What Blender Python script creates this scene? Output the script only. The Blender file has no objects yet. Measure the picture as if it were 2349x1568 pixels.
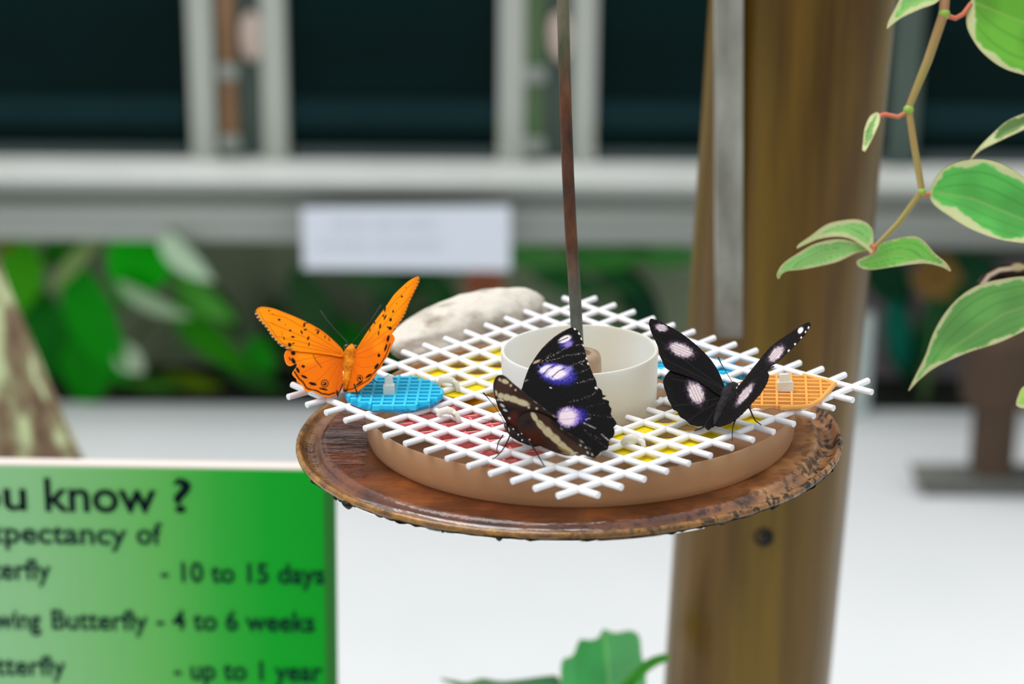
import bpy, math, random
import numpy as np
from mathutils import Vector, Matrix, noise as mnoise
from mathutils.geometry import delaunay_2d_cdt

random.seed(7); np.random.seed(7)
SC = bpy.context.scene
COL = SC.collection

# ------------------------------------------------------------------ camera
W, H, F = 2349.0, 1568.0, 5500.0
PITCH, ROLL = math.radians(20.0), math.radians(0.5)
CAM_LOC = Vector((0, 0, 1.35))
R3 = (Matrix.Rotation(math.radians(90) - PITCH, 3, 'X') @ Matrix.Rotation(ROLL, 3, 'Z'))
cam = bpy.data.cameras.new('camera')
cam_o = bpy.data.objects.new('camera', cam); COL.objects.link(cam_o)
cam_o.matrix_world = Matrix.Translation(CAM_LOC) @ R3.to_4x4()
cam.sensor_width = 36.0; cam.sensor_fit = 'HORIZONTAL'
cam.lens = F / W * 36.0
cam.clip_start = 0.05; cam.clip_end = 60
cam.dof.use_dof = True; cam.dof.focus_distance = 1.055; cam.dof.aperture_fstop = 6.6
SC.camera = cam_o

# ------------------------------------------------------------------ light
world = bpy.data.worlds.new('sky'); SC.world = world; world.use_nodes = True
wn, wl = world.node_tree.nodes, world.node_tree.links
wn.clear()
wo = wn.new('ShaderNodeOutputWorld'); wb = wn.new('ShaderNodeBackground')
wt = wn.new('ShaderNodeTexCoord'); ws = wn.new('ShaderNodeSeparateXYZ'); wr = wn.new('ShaderNodeValToRGB')
wl.new(wt.outputs['Generated'], ws.inputs[0]); wl.new(ws.outputs['Z'], wr.inputs[0])
e = wr.color_ramp.elements
e[0].position = 0.0; e[0].color = (0.34, 0.36, 0.36, 1)
e[1].position = 1.0; e[1].color = (1.0, 1.0, 1.0, 1)
m_ = wr.color_ramp.elements.new(0.35); m_.color = (0.62, 0.65, 0.66, 1)
wl.new(wr.outputs[0], wb.inputs[0]); wb.inputs[1].default_value = 1.12
wl.new(wb.outputs[0], wo.inputs[0])
sun = bpy.data.lights.new('sun', 'SUN'); sun.energy = 2.3; sun.angle = math.radians(50); sun.color = (1, 0.98, 0.94)
sun_o = bpy.data.objects.new('sun', sun); COL.objects.link(sun_o)
sun_o.rotation_euler = Vector((-0.35, 0.10, 1.0)).to_track_quat('Z', 'Y').to_euler()
SC.view_settings.view_transform = 'Standard'; SC.view_settings.look = 'None'
SC.view_settings.exposure = 0.0; SC.view_settings.gamma = 1.0; SC.view_settings.use_curve_mapping = False

# ------------------------------------------------------------------ geometry helpers
def ray(px, py):
    return R3 @ Vector(((px - W / 2) / F, -(py - H / 2) / F, -1.0))
def at(px, py, d):            # point at optical depth d
    return CAM_LOC + ray(px, py) * d
def on_plane(px, py, p0, n):
    r = ray(px, py); t = (p0 - CAM_LOC).dot(n) / r.dot(n)
    return CAM_LOC + r * t
def on_y(px, py, y): return on_plane(px, py, Vector((0, y, 0)), Vector((0, 1, 0)))
def on_z(px, py, z): return on_plane(px, py, Vector((0, 0, z)), Vector((0, 0, 1)))
def depth(p): return -(R3.transposed() @ (p - CAM_LOC)).z

CELL = 0.0135
_ra = Vector((0.72716227, -0.23093390, 0.64645539)); _rb = Vector((0.68621839, 0.21926501, -0.69356123))
_rn = Vector((0.01842175, 0.94794113, 0.31791233)); _t = Vector((-6.9147034, 1.7274319, 81.3846318))
def cvw(v): return R3 @ Vector((v.x, -v.y, -v.z))
GX = cvw((_ra + _rb)).normalized(); GZ = -cvw(_rn).normalized(); GY = GZ.cross(GX).normalized()
GA, GB, G00 = cvw(_ra), cvw(_rb), CAM_LOC + cvw(_t) * CELL
DO = on_plane(1330, 894, G00, GZ)            # axis of the feeder on the plane of the grid
DM = Matrix(((GX.x, GY.x, GZ.x, DO.x), (GX.y, GY.y, GZ.y, DO.y), (GX.z, GY.z, GZ.z, DO.z), (0, 0, 0, 1)))
def dp(x, y, z): return DM @ Vector((x, y, z))
def dsh(px, py, z=0.0): return on_plane(px, py, DO + GZ * z, GZ)
DMI = DM.inverted()
def dl(px, py, z=0.0): return DMI @ dsh(px, py, z)

def s2l(v):
    v = np.asarray(v, float); return np.where(v <= 0.04045, v / 12.92, ((v + 0.055) / 1.055) ** 2.4)
def c(r, g, b):
    v = s2l(np.array([r, g, b]) / 255.0); return (float(v[0]), float(v[1]), float(v[2]), 1.0)

class MB:
    def __init__(self): self.v = []; self.f = []; self.col = None
    def add(self, vs, fs):
        n = len(self.v); self.v += [Vector(p) for p in vs]; self.f += [tuple(i + n for i in f) for f in fs]; return self
    def box(self, x0, x1, y0, y1, z0, z1, M=None):
        vs = [Vector((x, y, z)) for z in (z0, z1) for y in (y0, y1) for x in (x0, x1)]
        if M is not None: vs = [M @ p for p in vs]
        return self.add(vs, [(0, 2, 3, 1), (4, 5, 7, 6), (0, 1, 5, 4), (2, 6, 7, 3), (0, 4, 6, 2), (1, 3, 7, 5)])
    def tube(self, pts, rad, seg=10, cap=True, flat=1.0, up=None):
        pts = [Vector(p) for p in pts]; n = len(pts)
        if not hasattr(rad, '__len__'): rad = [rad] * n
        base = len(self.v); vs = []; fs = []; prev = None
        for i, p in enumerate(pts):
            t = (pts[min(i + 1, n - 1)] - pts[max(i - 1, 0)]).normalized()
            if prev is None:
                u = up if up is not None else (Vector((0, 0, 1)) if abs(t.z) < 0.9 else Vector((1, 0, 0)))
            else: u = prev
            u = (u - t * u.dot(t)).normalized(); prev = u; w = t.cross(u)
            for k in range(seg):
                a = 2 * math.pi * k / seg
                vs.append(p + (u * math.cos(a) * flat + w * math.sin(a)) * rad[i])
        for i in range(n - 1):
            for k in range(seg):
                k2 = (k + 1) % seg; fs.append((i * seg + k, i * seg + k2, (i + 1) * seg + k2, (i + 1) * seg + k))
        if cap:
            t0 = (pts[0] - pts[1]).normalized(); t1 = (pts[-1] - pts[-2]).normalized()
            vs.append(pts[0] + t0 * rad[0] * 0.4); vs.append(pts[-1] + t1 * rad[-1] * 0.4)
            for k in range(seg):
                k2 = (k + 1) % seg; fs.append((k2, k, n * seg)); fs.append(((n - 1) * seg + k, (n - 1) * seg + k2, n * seg + 1))
        return self.add(vs, fs)
    def lathe(self, prof, seg, M, closed=False, jit=None):
        vs = []; fs = []; n = len(prof)
        for k in range(seg):
            a = 2 * math.pi * k / seg
            for i, (r, z) in enumerate(prof):
                if jit: r, z = jit(a, i, r, z)
                vs.append(M @ Vector((r * math.cos(a), r * math.sin(a), z)))
        for k in range(seg):
            k2 = (k + 1) % seg
            for i in range(n if closed else n - 1):
                j = (i + 1) % n; fs.append((k * n + i, k2 * n + i, k2 * n + j, k * n + j))
        return self.add(vs, fs)
    def build(self, name, mat, parent=None, origin=None, smooth=35, bevel=0, base=None):
        if parent is not None: M = parent.matrix_world.copy()
        elif base is not None: M = base.copy()
        else:
            if origin is None:
                xs = [p.x for p in self.v]; ys = [p.y for p in self.v]; zs = [p.z for p in self.v]
                origin = Vector(((min(xs) + max(xs)) / 2, (min(ys) + max(ys)) / 2, min(zs)))
            M = Matrix.Translation(origin)
        Mi = M.inverted()
        me = bpy.data.meshes.new(name); me.from_pydata([Mi @ p for p in self.v], [], self.f); me.update()
        if self.col is not None:
            at_ = me.color_attributes.new('Col', 'FLOAT_COLOR', 'POINT')
            at_.data.foreach_set('color', np.concatenate([self.col, np.ones((len(self.col), 1))], 1).astype(np.float32).ravel())
        me.materials.append(mat)
        if smooth:
            me.polygons.foreach_set('use_smooth', [True] * len(me.polygons))
            if smooth < 180: me.set_sharp_from_angle(angle=math.radians(smooth))
        o = bpy.data.objects.new(name, me); COL.objects.link(o)
        if parent is not None: o.parent = parent
        else: o.matrix_world = M
        if bevel:
            b = o.modifiers.new('bevel', 'BEVEL'); b.width = bevel; b.segments = 2; b.limit_method = 'ANGLE'
        if parent is None: bpy.context.view_layer.update()
        return o

def tag(o, label, cat, group=None, kind=None):
    o['label'] = label; o['category'] = cat
    if group: o['group'] = group
    if kind: o['kind'] = kind
    return o
def thing(name, label, cat, loc=None, M=None, group=None):
    o = bpy.data.objects.new(name, None); COL.objects.link(o); o.empty_display_size = 0.01
    o.matrix_world = M if M is not None else Matrix.Translation(loc)
    bpy.context.view_layer.update()
    return tag(o, label, cat, group)
def struct(o):
    o['kind'] = 'structure'; return o

# ------------------------------------------------------------------ material helpers
def mat(name, col, rough=0.5, spec=0.5, metal=0.0, col2=None, nscale=8.0, stretch=(1, 1, 1), lo=0.35, hi=0.65, bump=0.0,
        bscale=40.0, coat=0.0, trans=0.0, ior=1.45, attr=False, translucent=0.0, sss=0.0, alpha=1.0):
    m = bpy.data.materials.new(name); m.use_nodes = True
    N, L = m.node_tree.nodes, m.node_tree.links
    bs = N['Principled BSDF']; out = N['Material Output']
    bs.inputs['Base Color'].default_value = col; bs.inputs['Roughness'].default_value = rough
    bs.inputs['Specular IOR Level'].default_value = spec; bs.inputs['Metallic'].default_value = metal
    bs.inputs['Coat Weight'].default_value = coat; bs.inputs['Transmission Weight'].default_value = trans; bs.inputs['IOR'].default_value = ior
    if coat: bs.inputs['Coat Roughness'].default_value = 0.08
    if sss:
        bs.inputs['Subsurface Weight'].default_value = sss; bs.inputs['Subsurface Radius'].default_value = (1, 1, 1); bs.inputs['Subsurface Scale'].default_value = 0.003
    tc = N.new('ShaderNodeTexCoord'); mp = N.new('ShaderNodeMapping'); L.new(tc.outputs['Object'], mp.inputs[0]); mp.inputs['Scale'].default_value = stretch
    csock = None
    if attr:
        a = N.new('ShaderNodeVertexColor'); a.layer_name = 'Col'; csock = a.outputs[0]; L.new(csock, bs.inputs['Base Color'])
    elif col2 is not None:
        nz = N.new('ShaderNodeTexNoise'); nz.inputs['Scale'].default_value = nscale; nz.inputs['Detail'].default_value = 6
        L.new(mp.outputs[0], nz.inputs[0])
        rp = N.new('ShaderNodeValToRGB'); rp.color_ramp.elements[0].position = lo; rp.color_ramp.elements[0].color = col
        rp.color_ramp.elements[1].position = hi; rp.color_ramp.elements[1].color = col2
        L.new(nz.outputs[0], rp.inputs[0]); csock = rp.outputs[0]; L.new(csock, bs.inputs['Base Color'])
    if bump:
        nb = N.new('ShaderNodeTexNoise'); nb.inputs['Scale'].default_value = bscale; nb.inputs['Detail'].default_value = 5
        L.new(mp.outputs[0], nb.inputs[0]); bp = N.new('ShaderNodeBump'); bp.inputs['Strength'].default_value = bump; bp.inputs['Distance'].default_value = 0.001
        L.new(nb.outputs[0], bp.inputs['Height']); L.new(bp.outputs[0], bs.inputs['Normal'])
    if translucent:
        tr = N.new('ShaderNodeBsdfTranslucent'); mx = N.new('ShaderNodeMixShader'); mx.inputs[0].default_value = translucent
        if csock: L.new(csock, tr.inputs[0])
        else: tr.inputs[0].default_value = col
        L.new(bs.outputs[0], mx.inputs[1]); L.new(tr.outputs[0], mx.inputs[2]); L.new(mx.outputs[0], out.inputs[0])
    return m

# ------------------------------------------------------------------ sheets (wings, leaves, plates)
def smooth_loop(pts, step, closed=True):
    P = np.array(pts, float); n = len(P); out = []
    for i in range(n):
        p0, p1, p2, p3 = P[i - 1], P[i], P[(i + 1) % n], P[(i + 2) % n]
        k = max(1, int(np.hypot(*(p2 - p1)) / step))
        for t in np.arange(k) / k:
            out.append(0.5 * (2 * p1 + (p2 - p0) * t + (2 * p0 - 5 * p1 + 4 * p2 - p3) * t * t + (3 * p1 - p0 - 3 * p2 + p3) * t ** 3))
    return np.array(out)
def inside(X, Y, poly):
    r = np.zeros(X.shape, bool); n = len(poly); j = n - 1
    for i in range(n):
        xi, yi = poly[i]; xj, yj = poly[j]
        if yi != yj:
            cnd = ((yi > Y) != (yj > Y)) & (X < (xj - xi) * (Y - yi) / (yj - yi) + xi); r ^= cnd
        j = i
    return r
def dist_poly(X, Y, pts, closed=False):
    d = np.full(X.shape, 1e9); P = [tuple(p) for p in pts]
    if closed: P = P + [P[0]]
    for (x0, y0), (x1, y1) in zip(P[:-1], P[1:]):
        dx, dy = x1 - x0, y1 - y0; l2 = dx * dx + dy * dy + 1e-9
        t = np.clip(((X - x0) * dx + (Y - y0) * dy) / l2, 0, 1)
        d = np.minimum(d, np.hypot(X - x0 - t * dx, Y - y0 - t * dy))
    return d
def sstep(a, b, x):
    t = np.clip((x - a) / (b - a), 0, 1); return t * t * (3 - 2 * t)
def triangulate(loop, step, holes=()):
    x0, y0 = loop.min(0); x1, y1 = loop.max(0); pts = []
    xs = np.arange(x0, x1, step); ys = np.arange(y0, y1, step * 0.866)
    XX, YY = np.meshgrid(xs, ys); XX[1::2] += step / 2
    XX += np.random.uniform(-.08, .08, XX.shape) * step; YY += np.random.uniform(-.08, .08, YY.shape) * step
    ok = inside(XX, YY, loop) & (dist_poly(XX, YY, loop, True) > step * 0.55)
    for h in holes: ok &= ~inside(XX, YY, h) & (dist_poly(XX, YY, h, True) > step * 0.3)
    inner = np.stack([XX[ok], YY[ok]], 1); n = len(loop)
    allp = [loop] + list(holes) + [inner]; V = np.concatenate(allp); ed = []; k = 0
    for l in [loop] + list(holes):
        m = len(l); ed += [(k + i, k + (i + 1) % m) for i in range(m)]; k += m
    r = delaunay_2d_cdt([Vector((float(a), float(b))) for a, b in V], ed, [list(range(n))], 1, 1e-5)
    vs = np.array([(p.x, p.y) for p in r[0]]); fs = [tuple(f) for f in r[2]]
    if holes:
        cen = np.array([vs[list(f)].mean(0) for f in fs]); bad = np.zeros(len(fs), bool)
        for h in holes: bad |= inside(cen[:, 0], cen[:, 1], h)
        fs = [f for f, b in zip(fs, bad) if not b]
    return vs, fs
def sheet(vs, fs, pos, thick, colf=None, colb=None, nrm=None):
    """closed thin solid: vs 2-D verts, pos(i)->3-D, thickness along nrm"""
    mb = MB(); n = len(vs); P = pos
    ed = {}
    for f in fs:
        for a, b in zip(f, f[1:] + f[:1]): ed[(a, b)] = 1
    front = [p + nrm * (thick / 2) for p in P]; back = [p - nrm * (thick / 2) for p in P]
    F_ = [tuple(f) for f in fs] + [tuple(i + n for i in reversed(f)) for f in fs]
    for (a, b) in ed:
        if (b, a) not in ed: F_.append((b, a, a + n, b + n))
    # orientation: make the first face agree with nrm
    f0 = fs[0]; nn = (P[f0[1]] - P[f0[0]]).cross(P[f0[2]] - P[f0[0]])
    if nn.dot(nrm) < 0: F_ = [tuple(reversed(f)) for f in F_]
    mb.add(front + back, F_)
    if colf is not None: mb.col = np.concatenate([colf, colb if colb is not None else colf])
    return mb

def vnoise(X, Y, sc, seed=0):
    return np.array([mnoise.noise(Vector((x * sc, y * sc, seed * 7.31))) for x, y in zip(X, Y)])

class Paint:
    def __init__(self, X, Y, col): self.X, self.Y = X, Y; self.c = np.tile(np.array(col, float) / 255, (len(X), 1))
    def mix(self, col, m): m = np.clip(m, 0, 1)[:, None]; self.c = self.c * (1 - m) + np.array(col, float) / 255 * m; return self
    def ell(self, cx, cy, rx, ry, deg, col, soft=0.25, amt=1.0, jag=None):
        a = math.radians(deg); dx, dy = self.X - cx, self.Y - cy
        u = (dx * math.cos(a) + dy * math.sin(a)) / rx; v = (-dx * math.sin(a) + dy * math.cos(a)) / ry
        r = np.hypot(u, v)
        if jag is not None: r = r + jag
        return self.mix(col, amt * (1 - sstep(1 - soft, 1 + soft, r)))
    def line(self, pts, w, col, soft=0.6, amt=1.0, mod=None):
        d = dist_poly(self.X, self.Y, pts); m = amt * (1 - sstep(w * (1 - soft), w * (1 + soft), d))
        return self.mix(col, m if mod is None else m * mod)
    def lin(self): return s2l(np.clip(self.c, 0, 1))

M_wing = mat('wing_scales', (1, 1, 1, 1), rough=0.6, spec=0.12, attr=True, translucent=0.30, bump=0.25, bscale=1800)
M_wingdark = mat('dark_wing_scales', (1, 1, 1, 1), rough=0.62, spec=0.10, attr=True, bump=0.35, bscale=1800)

def wing(name, parent, zoom, outline, p0, n, paint, back=None, step=1.35, jag=0.0, m=None, thick=0.00018, camber=0.0):
    ox, oy, s = zoom
    loop = smooth_loop(outline, step * s)
    if jag:
        k = len(loop); j = np.random.uniform(-jag, jag, (k, 2)) * s; loop = loop + j
    vs, fs = triangulate(loop, step * s)
    X, Y = vs[:, 0], vs[:, 1]
    if n.dot(CAM_LOC - p0) < 0: n = -n
    pos = []
    de = dist_poly(X, Y, loop, True) / s
    for (x, y), d_ in zip(vs, de):
        p = on_plane(ox + x / s, oy + y / s, p0, n)
        if camber: p = p + n * camber * min(d_ / 30.0, 1.0)
        pos.append(p)
    cf = paint(X, Y, loop)
    cb = back(X, Y, loop) if back else cf
    return sheet(vs, fs, pos, thick, cf, cb, n).build(name, m or M_wing, parent, smooth=60)

# ================================================================== THE SETTING
WALL_Y = 3.50
m_floor = mat('white_floor', c(216, 219, 222), rough=0.6, col2=c(206, 210, 213), nscale=1.5)
fl = MB(); fl.box(-3, 3, -0.5, 3.42, -0.06, 0.0); struct(fl.build('floor', m_floor, smooth=0))
# soil bed behind the floor edge
m_soil = mat('bed_soil', c(40, 44, 34), rough=0.9, col2=c(24, 30, 22), nscale=14, bump=0.6, bscale=30)
bd = MB(); bd.box(-3, 3, 3.42, 3.8, -0.06, -0.012); struct(bd.build('trim_9', m_soil, smooth=0))

zb = lambda py, y=WALL_Y: on_y(1174, py, y).z
z_beam_top, z_beam_bot = zb(374, 3.43), zb(560, 3.39)
m_back = mat('dark_green_screen', c(172, 182, 150), rough=0.85, spec=0.1, col2=c(128, 146, 118), nscale=9, stretch=(1, 1, 0.15))
bk = MB(); bk.box(-3, 3, 3.62, 3.68, -0.06, z_beam_top); struct(bk.build('wall_back', m_back, smooth=0))
m_beam = mat('weathered_grey_boards', c(176, 180, 174), rough=0.6, col2=c(140, 144, 138), nscale=5, stretch=(0.25, 4, 9), lo=0.3, hi=0.7)
m_beamtop = mat('pale_sill_top', c(232, 234, 232), rough=0.5, col2=c(212, 216, 212), nscale=3)
zt = z_beam_top; hb = z_beam_top - z_beam_bot
# beam profile (y outwards is smaller y), extruded along x: sloped top board, step, recess, lower boards
prof = [(3.62, zt - 0.006), (3.345, zt - 0.006), (3.345, zt - hb * 0.18), (3.352, zt - hb * 0.20), (3.356, zt - hb * 0.26), (3.395, zt - hb * 0.28), (3.392, zt - hb * 0.46),
        (3.372, zt - hb * 0.48), (3.374, zt - hb * 0.70), (3.384, zt - hb * 0.72), (3.384, zt - hb * 0.94), (3.392, zt - hb), (3.62, zt - hb)]
bm = MB(); n = len(prof)
bm.add([Vector((-3, y, z)) for y, z in prof] + [Vector((3, y, z)) for y, z in prof], [(i, (i + 1) % n, (i + 1) % n + n, i + n) for i in range(n)] + [tuple(range(n))[::-1], tuple(range(n, 2 * n))])
struct(bm.build('trim_1', m_beam, smooth=0, bevel=0.002))
sl = MB(); sl.box(-3, 3, 3.336, 3.50, zt - 0.008, zt); struct(sl.build('trim_2', m_beamtop, smooth=0, bevel=0.004))

# windows: dark screened panes between pale frame bars
m_pane = mat('dark_window_screen', c(5, 30, 30), rough=0.7, spec=0.08, col2=c(3, 22, 21), nscale=3, stretch=(0.5, 1, 2))
m_band = mat('dark_blue_grey_band', c(24, 50, 54), rough=0.8, spec=0.08, col2=c(10, 36, 38), nscale=2.5)
m_rail = mat('dull_window_rail', c(72, 84, 84), rough=0.7, col2=c(60, 74, 74), nscale=4)
m_bar = mat('pale_window_frame', c(186, 190, 180), rough=0.5, col2=c(166, 172, 164), nscale=4, stretch=(1, 1, 0.4))
m_rec = mat('grey_green_jamb', c(84, 98, 88), rough=0.7, col2=c(66, 82, 78), nscale=5, stretch=(1, 1, 0.5))
ZT = 1.75
def xr(px, y, py=200): return on_y(px, py, y).x
WY = 3.455
for i, (a, b) in enumerate([(-420, 432), (662, 1144), (1368, 2046), (2112, 2900)]):
    x0, x1 = xr(a, WY), xr(b, WY)
    w = MB(); w.box(x0, x1, WY, WY + 0.02, zt, ZT); wo_ = struct(w.build('window_%d' % (i + 1), m_pane, smooth=0))
    r = MB(); r.box(x0 + 0.004, x1 - 0.004, WY - 0.012, WY + 0.001, zt, zt + 0.016); r.build('bottom_rail', m_rail, wo_, smooth=0)
    r = MB(); zc = on_y(1174, 258, WY).z; r.box(x0 + 0.002, x1 - 0.002, WY - 0.006, WY + 0.001, zc - 0.022, zc + 0.02); r.build('cross_band', m_band, wo_, smooth=0)  # thin blue-grey strip added across each pane, paler than the screen
k = 1
def vbar(name, px0, px1, y0, y1, m, z0=zt, z1=ZT, parent=None):
    global k
    b = MB(); b.box(xr(px0, y0), xr(px1, y0), y0, y1, z0, z1); o = b.build(name, m, parent, smooth=0, bevel=0.003 if parent is None else 0.002); return o
tn = 3
for (a, b, cpx, d, brown) in [(434, 490, 600, 656, True), (1148, 1204, 1312, 1362, False)]:
    struct(vbar('trim_%d' % tn, a, b, 3.43, 3.475, m_bar)); tn += 1
    struct(vbar('trim_%d' % tn, cpx, d, 3.43, 3.475, m_bar)); tn += 1
    jo = struct(vbar('trim_%d' % tn, b, cpx, 3.455, 3.475, m_rec)); tn += 1
struct(vbar('trim_%d' % 12, 2046, 2112, 3.43, 3.475, m_rec))
m_brown = mat('brown_timber_strip', c(150, 112, 78), rough=0.6, col2=c(120, 88, 58), nscale=6)
m_green = mat('green_painted_strip', c(72, 108, 60), rough=0.6, col2=c(92, 110, 80), nscale=5)
m_grey = mat('grey_latch_metal', c(140, 146, 140), rough=0.5)
m_pink = mat('pale_pink_tag', c(206, 184, 172), rough=0.7)
def zy(py, y): return on_y(1174, py, y).z
for (x0, x1, m, lab, nm) in [(506, 540, m_brown, 'brown timber strip between two pale window frame bars, left gap', 'timber_strip'), (1208, 1246, m_green, 'green painted strip between two pale window frame bars, right gap', 'painted_strip')]:
    t = thing(nm, lab, 'strip', Vector((xr((x0 + x1) / 2, 3.44), 3.44, zt)))
    b = MB(); b.box(xr(x0, 3.437), xr(x1, 3.437), 3.437, 3.456, zt + 0.03, ZT); b.build('board', m, t, smooth=0, bevel=0.002)
    for py in (172, 335):
        b = MB(); z_ = zy(py, 3.43); b.box(xr(x0 - 6, 3.43), xr(x1 + 6, 3.43), 3.428, 3.439, z_ - 0.012, z_ + 0.012); b.build('clasp', m_grey, t, smooth=0, bevel=0.003)
for (px, lab) in [(575, 'pale pinkish tag hanging in the left gap between window frames'), (1282, 'pale pinkish tag hanging in gap behind the rusty rod')]:
    b = MB(); a0, a1 = on_y(px, 30, 3.446), on_y(px + 4, 138, 3.446)
    b.tube([a0 + (a1 - a0) * q for q in np.linspace(0, 1, 9)], [0.008, 0.013, 0.016, 0.017, 0.017, 0.016, 0.015, 0.012, 0.006], 12, flat=0.3, up=Vector((0, 1, 0)))
    tag(b.build('hanging_tag', m_pink, smooth=60), lab, 'tag')

# paper sign on the beam
m_paper = mat('white_paper', c(226, 232, 244), rough=0.6)
m_ink = mat('faded_grey_print', c(196, 206, 218), rough=0.7)
py_ = 3.325
cnr = [on_y(692, 478, py_), on_y(1170, 474, py_), on_y(1170, 620, py_), on_y(696, 616, py_)]
b = MB(); off = Vector((0, 0.004, 0)); b.add(cnr + [p + off for p in cnr], [(3, 2, 1, 0), (4, 5, 6, 7), (0, 1, 5, 4), (1, 2, 6, 5), (2, 3, 7, 6), (3, 0, 4, 7)])
sg = tag(b.build('paper_sign', m_paper, smooth=0), 'white paper sign with faded print fixed to the grey beam under the windows', 'sign')
for ly, xs in [(515, [(760, 800), (808, 842), (856, 915), (926, 1000)]), (562, [(730, 770), (778, 850), (862, 900), (908, 1015)])]:
    b = MB()
    for (a, d) in xs:
        x = a
        while x < d:
            x2 = min(d, x + 7); p0, p1 = on_y(x, ly - 9, py_ - 0.0006), on_y(x2, ly + 9, py_ - 0.0006)
            b.box(p0.x, p1.x, py_ - 0.0008, py_ + 0.0005, p1.z, p0.z); x += 12
    b.build('printed_line', m_ink, sg, smooth=0)

# ================================================================== GREEN SIGN
SY = 1.30
def sgp(px, py, off=0.0): return on_y(px, py, SY) + Vector((0, -off, 0))
s_tl, s_tr = sgp(0, 1068), sgp(768, 1080)
ex = (s_tr - s_tl).normalized(); ez = Vector((0, 0, 1)) - ex * ex.z; ez.normalize()
s_w = (s_tr - s_tl).length
SM = Matrix(((ex.x, 0, ez.x, s_tl.x), (ex.y, 1, ez.y, s_tl.y), (ex.z, 0, ez.z, s_tl.z), (0, 0, 0, 1)))
m_sgn = bpy.data.materials.new('green_printed_panel'); m_sgn.use_nodes = True
N, L = m_sgn.node_tree.nodes, m_sgn.node_tree.links; bs = N['Principled BSDF']; bs.inputs['Roughness'].default_value = 0.6; bs.inputs['Specular IOR Level'].default_value = 0.15
tc = N.new('ShaderNodeTexCoord'); sx = N.new('ShaderNodeSeparateXYZ'); L.new(tc.outputs['Object'], sx.inputs[0])
mr = N.new('ShaderNodeMapRange'); mr.inputs['From Min'].default_value = -0.06; mr.inputs['From Max'].default_value = s_w * 0.97; L.new(sx.outputs['X'], mr.inputs[0])
rp = N.new('ShaderNodeValToRGB'); el = rp.color_ramp.elements
el[0].position = 0; el[0].color = c(160, 210, 160); el[1].position = 1; el[1].color = c(0, 165, 35)
for p_, q in [(0.30, c(146, 204, 142)), (0.60, c(104, 190, 94)), (0.75, c(52, 178, 60)), (0.87, c(8, 172, 40))]:
    x_ = el.new(p_); x_.color = q
L.new(mr.outputs[0], rp.inputs[0]); L.new(rp.outputs[0], bs.inputs['Base Color'])
SG = thing('information_sign', 'green printed information sign about butterfly life expectancy, standing at lower left', 'sign', M=SM)
b = MB(); b.box(-0.13, s_w, 0.0, 0.009, -0.22, 0.0, SM); b.build('panel', m_sgn, SG, smooth=0, bevel=0.0008)
m_edge = mat('sign_border_dark_green', c(6, 112, 12), rough=0.4); m_foam = mat('pale_foam_edge', c(226, 214, 208), rough=0.8)
b = MB(); b.box(s_w - 0.0065, s_w + 0.0002, -0.0004, 0.002, -0.22, -0.0005, SM); b.build('border', m_edge, SG, smooth=0)
b = MB(); b.box(-0.13, s_w, 0.0005, 0.0092, 0.0, 0.0012, SM); b.build('foam_edge', m_foam, SG, smooth=0)
m_leg = mat('sign_stake_timber', c(110, 90, 70), rough=0.8, col2=c(80, 66, 50), nscale=10)
for lx in (-0.09, 0.13):
    p = SM @ Vector((lx, 0.016, -0.2)); b = MB(); b.box(p.x - 0.012, p.x + 0.012, p.y - 0.0065, p.y + 0.012, 0.0, p.z + 0.08); b.build('stake', m_leg, SG, smooth=0)
m_txt = mat('dark_navy_print', c(4, 20, 28), rough=0.7, spec=0.1)
m_txt2 = mat('dark_green_grey_print', c(10, 40, 42), rough=0.7, spec=0.1)
def text(s, px0, px1, base, cap, m, name='lettering', capfrac=0.727):
    """one line of print: from px0 to px1, baseline at row base, capital height cap (photo pixels)"""
    cu = bpy.data.curves.new(name, 'FONT'); cu.body = s; cu.size = 1.0; cu.resolution_u = 6; cu.offset = 0.016
    o = bpy.data.objects.new(name, cu); COL.objects.link(o); bpy.context.view_layer.update()
    me = bpy.data.meshes.new_from_object(o.evaluated_get(bpy.context.evaluated_depsgraph_get()))
    bpy.data.objects.remove(o); bpy.data.curves.remove(cu)
    xs = [v.co.x for v in me.vertices]; mn, mx = min(xs), max(xs)
    pa, pb = sgp(px0, base + px0 * 0.0), sgp(px1, base)
    la, lb = SM.inverted() @ pa, SM.inverted() @ pb
    kx = (lb.x - la.x) / (mx - mn); kz = abs((SM.inverted() @ sgp(px0, base - cap)).z - la.z) / capfrac
    for v in me.vertices:
        v.co = Vector((la.x + (v.co.x - mn) * kx, -0.0007, la.z + v.co.y * kz))
    me.materials.append(m)
    o = bpy.data.objects.new(name, me); COL.objects.link(o); o.parent = SG
    return o
text('ou', -62, 62, 1166, 74, m_txt); text('know', 105, 360, 1170, 78, m_txt); text('?', 398, 440, 1172, 78, m_txt)
text('expectancy', -66, 292, 1242, 50, m_txt2); text('of', 314, 373, 1246, 50, m_txt2)
text('Butterfly', -104, 118, 1325, 48, m_txt2); text('- 10 to 15 days', 370, 744, 1332, 46, m_txt2)
text('wing', -10, 95, 1440, 46, m_txt2); text('Butterfly', 120, 340, 1441, 46, m_txt2); text('- 4 to 6 weeks', 360, 722, 1442, 46, m_txt2)
text('Butterfly', -72, 152, 1545, 46, m_txt2); text('- up to 1 year', 400, 740, 1556, 46, m_txt2)

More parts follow.
